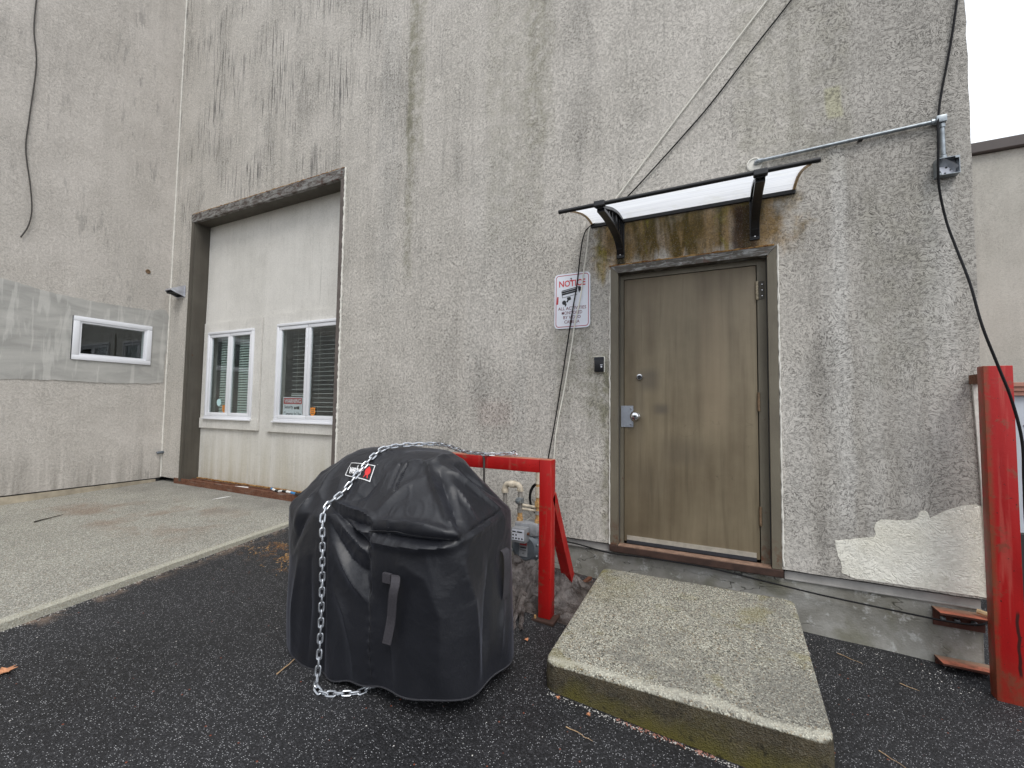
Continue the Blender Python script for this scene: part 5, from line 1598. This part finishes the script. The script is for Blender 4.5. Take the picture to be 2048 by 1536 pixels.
# webbing straps
def strap(name, pts, w_, wd, mat='thread'):
    c = crv(pts, 5); V = []; wd = Vector(wd).normalized()
    for p in c:
        p = Vector(p); V += [p - wd * w_, p + wd * w_]
    n = len(c)
    nrm = Vector((0, -1, 0)).cross(wd)
    b = B(); b.add(V, [(i * 2, i * 2 + 1, i * 2 + 3, i * 2 + 2) for i in range(n - 1)])
    V2 = [v + Vector((0, .003, 0)) for v in V]
    b.add(V2, [(i * 2, i * 2 + 2, i * 2 + 3, i * 2 + 1) for i in range(n - 1)])
    return b.obj(name, mat, cov, smooth=True)
strap('strap', [(-.545, -1.792, .262), (-.520, -1.812, .262), (-.503, -1.835, .238), (-.506, -1.842, .20), (-.515, -1.836, .14), (-.523, -1.832, .08), (-.530, -1.838, .02), (-.535, -1.842, -.015)], .024, (1, 0, .04))
b = B(); b.box(-.602, -.556, -1.806, -1.790, .222, .266, .002); b.obj('strap_patch', 'thread', cov)
strap('strap', [(-.226, -1.345, .300), (-.206, -1.352, .290), (-.196, -1.355, .24), (-.200, -1.350, .16), (-.205, -1.350, .08), (-.212, -1.350, .05)], .030, (.05, 1, 0))
# grill feet in the shadow under the hem
for x, y in ((-1.22, -1.62), (-.40, -1.62), (-1.22, -1.22), (-.40, -1.22)):
    b = B(); b.tube([(x, y, gz(x, y) + .055), (x, y, .2)], .018, 8); b.obj('leg', 'black', gr, smooth=40)
    b = B(); b.lathe([(.028, -.012), (.030, 0), (.028, .012)], (x, y, gz(x, y) + .029), 'x', 16); b.obj('caster', 'black', gr, smooth=40)
b = B(); b.box(-1.28, -.34, -1.66, -1.18, .0, .02); b.obj('bottom_shelf', 'black', gr)
# maker's badge printed on a patch, following the slope of the lid
ec = np.array([-.985, -1.585, .665])
corner = [np.array(q) for q in ((-1.088, -1.536, .693), (-.904, -1.548, .687), (-.871, -1.619, .624), (-1.061, -1.600, .640))]
def badge_map(u, v, lift):
    """u 0..1 left-right, v 0..1 bottom-top"""
    top_ = corner[0] * (1 - u) + corner[1] * u; bot = corner[3] * (1 - u) + corner[2] * u
    q = bot * (1 - v) + top_ * v
    j = np.argsort(((pt2 - q) ** 2).sum(1))[:6]
    base = pt2[j].mean(0); n_ = nn[j].mean(0)
    q = q + n_ * (((base - q) @ n_) + lift)
    return tuple(q)
def badge_patch(name, u0, u1, v0, v1, lift, mat, nu=10, nv=6):
    V = [badge_map(u0 + (u1 - u0) * i / nu, v0 + (v1 - v0) * j / nv, lift) for j in range(nv + 1) for i in range(nu + 1)]
    b = B(); b.add(V, [(j * (nu + 1) + i, j * (nu + 1) + i + 1, (j + 1) * (nu + 1) + i + 1, (j + 1) * (nu + 1) + i) for j in range(nv) for i in range(nu)])
    return b.obj(name, mat, cov, smooth=True)
badge_patch('badge', -.03, 1.03, -.05, 1.05, .0035, 'logowhite')
badge_patch('badge_field', .0, 1.0, .01, .99, .0050, 'logoblack')
text('badge_lettering', 'weber', 0, 0, 0, .70, .60, 'logowhite', cov, bold=.03, ymap=lambda x, z: badge_map(.36 + x, .50 + z, .0068))
kx = [(.78, .30), (.74, .08), (.77, .08), (.81, .26), (.85, .26), (.89, .08), (.92, .08), (.89, .30), (.935, .42), (.95, .55), (.93, .70), (.88, .80), (.86, .88), (.82, .88), (.80, .80), (.75, .70), (.725, .55), (.74, .42)]
b = B(); V = [badge_map(u, v, .0068) for u, v in kx]; b.add(V, [tuple(range(len(V)))]); b.obj('badge_emblem', 'logored', cov)

# ------------------------------------------------------------ chain over the cover
path_t = [(-.475, -.735, .715), (-.53, -.73, .708), (-.60, -.735, .702), (-.66, -.80, .705), (-.70, -.98, .735), (-.725, -1.15, .785), (-.745, -1.26, .800), (-.800, -1.345, .800), (-.865, -1.392, .795), (-.940, -1.448, .775), (-.955, -1.530, .722), (-.967, -1.608, .655), (-.982, -1.674, .584),
          (-1.000, -1.722, .543), (-1.022, -1.748, .515), (-1.008, -1.790, .470), (-.990, -1.806, .40), (-.978, -1.812, .30), (-.966, -1.818, .18), (-.955, -1.826, .07), (-.944, -1.836, -.05), (-.932, -1.850, -.17), (-.920, -1.868, -.27), (-.905, -1.885, gz(-.90, -1.89) + .022),
          (-.875, -1.895, gz(-.87, -1.89) + .012), (-.830, -1.885, gz(-.83, -1.88) + .010), (-.77, -1.85, gz(-.77, -1.85) + .012), (-.715, -1.80, gz(-.715, -1.80) + .010), (-.68, -1.68, gz(-.68, -1.68) + .010)]
fine = crv(path_t, 24)
fine = [Vector(p) for p in fine]
# keep it outside the cloth
from mathutils.kdtree import KDTree
kd = KDTree(len(pt2))
for i, p in enumerate(pt2): kd.insert(p, i)
kd.balance()
f2 = []
for p in fine:
    co, i, d_ = kd.find(p)
    n_ = Vector(nn[i]); h_ = (p - co).dot(n_)
    if p.z > -.24 and p.y < -1.0 and h_ < .014: p = p + n_ * (.014 - h_)
    f2.append(p)
for _ in range(8): f2 = [f2[0]] + [(f2[i - 1] + f2[i] * 2 + f2[i + 1]) / 4 for i in range(1, len(f2) - 1)] + [f2[-1]]
ch = thing('chain', 'silver steel chain draped over the black grill cover down to the asphalt', 'chain', tuple(f2[0]))
PITCH, LW, WR_ = .0345, .0105, .0046
b = B()
ring = []
hl_ = (PITCH + 2 * WR_) / 2 + .0005
for k in range(24):
    a = k / 24 * 2 * math.pi
    cxl = (hl_ - LW - .0) * (1 if math.cos(a) > 0 else -1) if abs(math.cos(a)) > 1e-6 else 0
    ring.append((cxl + LW * math.cos(a), LW * math.sin(a), 0))
V = []; F = []
n_ = len(ring); m = 8
for i in range(n_):
    p = Vector(ring[i]); q = Vector(ring[(i + 1) % n_]); o = Vector(ring[i - 1])
    t_ = (q - o).normalized(); e = t_.cross(Vector((0, 0, 1)))
    for k in range(m):
        a = k / m * 2 * math.pi
        V.append(p + e * math.cos(a) * WR_ + Vector((0, 0, 1)) * math.sin(a) * WR_)
for i in range(n_):
    for k in range(m): F.append((i * m + k, i * m + (k + 1) % m, ((i + 1) % n_) * m + (k + 1) % m, ((i + 1) % n_) * m + k))
b.add(V, F)
lme = b.mesh('link', 'zinc', (0, 0, 0), True)
cum = [0]
for a, c in zip(f2, f2[1:]): cum.append(cum[-1] + (c - a).length)
def at(s_):
    i = min(len(cum) - 2, max(0, int(np.searchsorted(cum, s_)) - 1))
    t_ = (s_ - cum[i]) / max(1e-9, cum[i + 1] - cum[i])
    return f2[i].lerp(f2[i + 1], t_)
ln_ = int(cum[-1] / PITCH)
refn = None
for i in range(ln_):
    s_ = (i + .5) * PITCH
    p = at(s_); a = at(s_ - PITCH / 2); c = at(s_ + PITCH / 2)
    t_ = (c - a).normalized()
    co, k, d_ = kd.find(p); n_ = Vector(nn[k])
    if p.z < -.26 or p.y > -1.0: n_ = Vector((0, 0, 1))
    if abs(n_.dot(t_)) > .9: n_ = Vector((0, -1, 0))
    n_ = (n_ - t_ * n_.dot(t_)).normalized()
    tw = R(35 if i % 2 else -50) + R(7) * math.sin(i * 1.7)
    n_ = Quaternion(t_, tw) @ n_
    y_ = n_.cross(t_)
    Mx = Matrix((t_, y_, n_)).transposed().to_4x4()
    Mx.translation = p - Vector(ROOT[ch])
    o = bpy.data.objects.new('link', lme); COL.objects.link(o); o.parent = ch; o.matrix_local = Mx
ck = B()
for i in range(5):
    a = i * 1.3
    ck.tube(crv([(-.455 + .018 * math.cos(a), -.735 + .018 * math.sin(a), .706 + .006 * i), (-.475 + .02 * math.cos(a + 2), -.730, .712 + .006 * i), (-.47, -.745 + .02 * math.sin(a), .705 + .006 * i)], 4), .0046, 6)
pl_ = ck.obj('padlock', 'chrome', ch, smooth=True)

# ------------------------------------------------------------ bits on the ground
def twig(name, label, x0, y0, x1, y1, r_, mat, fz=gz, lift=.004, cat='twig'):
    pts = []
    for i in range(8):
        t_ = i / 7; x = x0 + (x1 - x0) * t_ + .008 * nz(i * .9, x0 * 9, 1); y = y0 + (y1 - y0) * t_ + .008 * nz(i * .7, y0 * 9, 4)
        pts.append((x, y, fz(x, y) + lift + r_))
    b = B(); b.tube(pts, r_, 5, rs=[r_ * (1 - .6 * i / 7) for i in range(8)])
    return tag(b.obj(name, mat, None, smooth=True, org=pts[0]), label, cat)
twig('twig', 'long pale straw on the asphalt at the lower left of the black cover', -1.135, -1.915, -1.18, -1.74, .0035, 'twig')
twig('twig', 'dark bent twig lying on the concrete driveway', -4.99, -1.60, -5.08, -1.37, .007, 'twigdark', az)
twig('twig', 'thin pale straw on the asphalt in front of the slab step', .17, -1.50, .29, -1.52, .0022, 'twig')
twig('twig', 'pale straw on the asphalt right of the slab step near the footing', 1.36, -.17, 1.47, -.235, .002, 'twig')
twig('twig', 'pale straw in the middle of the asphalt right of the slab step', 1.60, -.34, 1.665, -.37, .002, 'twig')
twig('twig', 'pale straw lying close beside the right edge of the slab step', 1.36, -.95, 1.44, -1.02, .002, 'twig')
def leaf_obj(x, y, s, a, label, mat='leaf'):
    out = [(0, -.5), (.16, -.25), (.42, -.30), (.30, -.05), (.5, .15), (.22, .15), (.12, .5), (-.08, .2), (-.42, .30), (-.28, .02), (-.5, -.2), (-.18, -.2)]
    b = B(); V = [(x + s * (u * math.cos(a) - v * math.sin(a)), y + s * (u * math.sin(a) + v * math.cos(a)), gz(x, y) + .010 + .014 * abs(u) + .004 * nz(u * 5, v * 5, 2)) for u, v in out]
    V.append((x, y, gz(x, y) + .006)); n = len(out)
    b.add(V, [(i, (i + 1) % n, n) for i in range(n)])
    V2 = [(p[0], p[1], p[2] - .001) for p in V]; b.add(V2, [((i + 1) % n, i, n) for i in range(n)])
    return tag(b.obj('leaf', mat, None, org=(x, y, gz(x, y))), label, 'leaf')
leaf_obj(-2.195, -2.515, .085, .6, 'dry orange leaf on the asphalt at the left edge')
leaf_obj(-.235, -1.02, .03, 1.0, 'tiny rust coloured leaf beside the hem of the cover, near the guard post')
leaf_obj(.08, -1.36, .022, .3, 'tiny red leaf scrap in front of the slab corner')
leaf_obj(.235, -1.39, .022, 1.3, 'tiny orange leaf scrap below the front edge of the slab')
pr = random.Random(5)
b = B()
def peb(b, x, y, s, z=None):
    z = gz(x, y) if z is None else z
    vs = []
    for k in range(5):
        a = k / 5 * 2 * math.pi; vs.append((x + s * math.cos(a) * pr.uniform(.7, 1.2), y + s * math.sin(a) * pr.uniform(.7, 1.2), z + s * .25))
    vs += [(x, y, z + s * .9), (x, y, z - s * .3)]
    b.add(vs, [(k, (k + 1) % 5, 5) for k in range(5)] + [((k + 1) % 5, k, 6) for k in range(5)])
for _ in range(1500):
    u_ = pr.random()
    if u_ < .3: x = -2.93 - .118 * -1.4 + pr.uniform(.0, .05); y = pr.uniform(-2.6, -.4); x = apron_edge(y) + abs(pr.gauss(.01, .02))
    elif u_ < .5: x = pr.uniform(.02, 1.1); y = -1.335 - abs(pr.gauss(0, .012))
    elif u_ < .75: x = pr.uniform(-.9, 2.0); y = pr.uniform(-.30, -.01)
    else: x = pr.uniform(-2.6, 3.0); y = pr.uniform(-3.2, -.1)
    peb(b, x, y, pr.uniform(.0012, .0042))
g_ = stuff(b.obj('gravel', 'pebble', None, org=(0, -1, -.35)))
g_['label'] = 'loose pale grit scattered along the slab and driveway edges'; g_['category'] = 'gravel'
b = B()
for _ in range(700):
    x = pr.gauss(-2.34, .17); y = pr.gauss(-.97, .10)
    if x < apron_edge(y) + .03: continue
    if nz(x * 6, y * 6, 1) < .02: continue
    a = pr.uniform(0, 3.14); s = pr.uniform(.004, .012); z = gz(x, y) + .003
    b.add([(x - s * math.cos(a), y - s * math.sin(a), z), (x + s * .3 * math.sin(a), y - s * .3 * math.cos(a), z + .002), (x + s * math.cos(a), y + s * math.sin(a), z + .001), (x - s * .3 * math.sin(a), y + s * .3 * math.cos(a), z + .0035)], [(0, 1, 2, 3)])
o = stuff(b.obj('leaf_litter', 'piperust', None, org=(-2.3, -1, -.2))); o['label'] = 'scattering of orange leaf crumbs on the asphalt left of the cover'; o['category'] = 'leaf litter'
b = B()
for _ in range(420):
    if pr.random() < .45: x = pr.uniform(.35, .75); y = -1.335 - abs(pr.gauss(0, .010))
    else: x = pr.uniform(-.42, .12); y = pr.uniform(-.26, -.04)
    a = pr.uniform(0, 3.14); s = pr.uniform(.003, .008); z = gz(x, y) + .003
    b.add([(x - s * math.cos(a), y - s * math.sin(a), z), (x + s * .5 * math.sin(a), y - s * .5 * math.cos(a), z + .003), (x + s * math.cos(a), y + s * math.sin(a), z + .001)], [(0, 1, 2)])
o = stuff(b.obj('bud_litter', 'shedtrim', None, org=(0, -1, -.35))); o['label'] = 'reddish bud scraps gathered along the slab front and the footing'; o['category'] = 'litter'
# white paint dabs on driveway and sill
b = B()
n = 10; V = []
for i in range(n + 1):
    t_ = i / n; x = -4.445 + .03 * t_; y = -.345 + .20 * t_; w_ = .020 * math.sin(math.pi * (t_ * .9 + .05)) + .006 * nz(i, 2, 2)
    V += [(x - w_, y, az(x, y) + .004), (x + w_, y + .01, az(x, y) + .004)]
b.add(V, [(i * 2, i * 2 + 1, i * 2 + 3, i * 2 + 2) for i in range(n)])
b.obj('paint_dab', 'chalk', apron)
b = B(); b.prism([(-4.60, .010), (-4.43, .012), (-4.36, .020), (-4.40, .050), (-4.52, .035)], 'z', .0125, .0145); b.obj('paint_dab', 'chalk', bld)
# taped rope end on the sill
rg = thing('taped_rope', 'length of rope banded with blue, black and white tape on the rusty sill', 'rope', (-4.07, .09, .0))
segs = ['ropeblue', 'chalk', 'black', 'chalk', 'black', 'chalk', 'ropeblue', 'black']
pr_ = crv([(-4.09, .13, .012), (-4.02, .11, .008), (-3.90, .075, .006), (-3.78, .05, .024), (-3.66, .03, .030), (-3.52, .0, .032), (-3.40, -.03, .030)], 8)
k = len(pr_) / len(segs)
for i, m_ in enumerate(segs):
    q = pr_[int(i * k):int((i + 1) * k) + 1]
    if len(q) > 1:
        b = B(); b.tube(q, .014, 8); b.obj('tape_band', m_, rg, smooth=40)

# ------------------------------------------------------------ beyond the right corner
nb = thing('building', 'pale stucco building with brown coping seen past the right corner', 'building', (8, 4, 0))
wg = wallgrid(lambda u, v, d: (u, 4 + d, v), (2.8, 16), (-.6, 4.26), [], .01, .3, .5)
wg.obj('wall', 'stucco_far', nb)
b = B(); b.box(2.8, 16, 4.31, 12, -.6, 4.2); b.obj('shell', 'stucco_far', nb)
b = B(); b.box(2.75, 16.1, 3.93, 12, 4.265, 4.40, .01); b.obj('coping', 'coping', nb)
sh = thing('shed', 'low pale grey shed with terracotta fascia behind the red post', 'shed', (3.6, 1.5, -.4))
b = B()
b.box(2.55, 4.8, 1.53, 3.2, -.42, 1.2)
b.obj('body', 'shed', sh)
for k in range(9):
    x0 = 2.55 + k * .25
    b = B(); b.box(x0 + .002, x0 + .248, 1.505, 1.529, -.36, 1.175, .003); b.obj('board', 'shed', sh)
for k, (z0, z1) in enumerate(((1.165, 1.198), (1.2, 1.233), (1.235, 1.268))):
    b = B(); b.box(2.48, 4.85, 1.47 - k * .012, 3.25, z0, z1, .003); b.obj('fascia_board', 'shedtrim', sh)
b = B(); b.prism([(2.885, .93), (2.98, .86), (3.0, .98)], 'y', 1.500, 1.5045); b.obj('maroon_mark', 'darkred', sh)
b = B(); b.box(2.5, 4.8, 1.42, 1.50, -.42, .10); b.obj('plinth', 'dark', sh)

# ------------------------------------------------------------ the other side of the yard, seen only in the window glass
ob = thing('building', 'grey commercial building across the yard, mirrored in the garage windows', 'building', (-12, -15, 0))
b = B(); b.box(-34, 4, -22, -15, -.6, 4.6); b.obj('wall', 'oppwall', ob)
for z0, z1 in ((2.5, 2.75), (3.6, 3.8), (4.605, 4.85)):
    b = B(); b.box(-34.1, 4.1, -15.0 + .001, -14.85, z0, z1); b.obj('white_band', 'oppwhite', ob)
for k in range(9):
    x0 = -33 + k * 4.1
    b = B(); b.box(x0, x0 + 2.4, -14.999, -14.95, .2, 2.4); b.obj('window', 'oppdark', ob)
pr2 = random.Random(2)
for k, (x, y) in enumerate(((-22, -12.6), (-17, -12.9), (-12.5, -12.5))):
    sh_ = thing('shrub', ['broad', 'low', 'round'][k] + ' green shrub across the yard, mirrored in the garage windows', 'shrub', (x, y, -.4))
    b = B(); b.tube([(x, y, -.5), (x + .1, y, .8)], .05, 6); b.obj('trunk', 'twigdark', sh_)
    b = B()
    for _ in range(500):
        v = Vector((pr2.gauss(0, 1), pr2.gauss(0, 1), pr2.gauss(0, 1))).normalized() * pr2.uniform(.5, 1.15)
        c = Vector((x, y, 1.1)) + Vector((v.x * 1.3, v.y * .9, v.z * .9)); e = Vector((pr2.gauss(0, 1), pr2.gauss(0, 1), pr2.gauss(0, 1))).normalized() * .13; f_ = e.cross(v).normalized() * .09
        b.add([c - e, c + f_, c + e, c - f_], [(0, 1, 2, 3)])
    o = b.obj('crown', 'leafgreen', sh_)
bpy.context.view_layer.update()
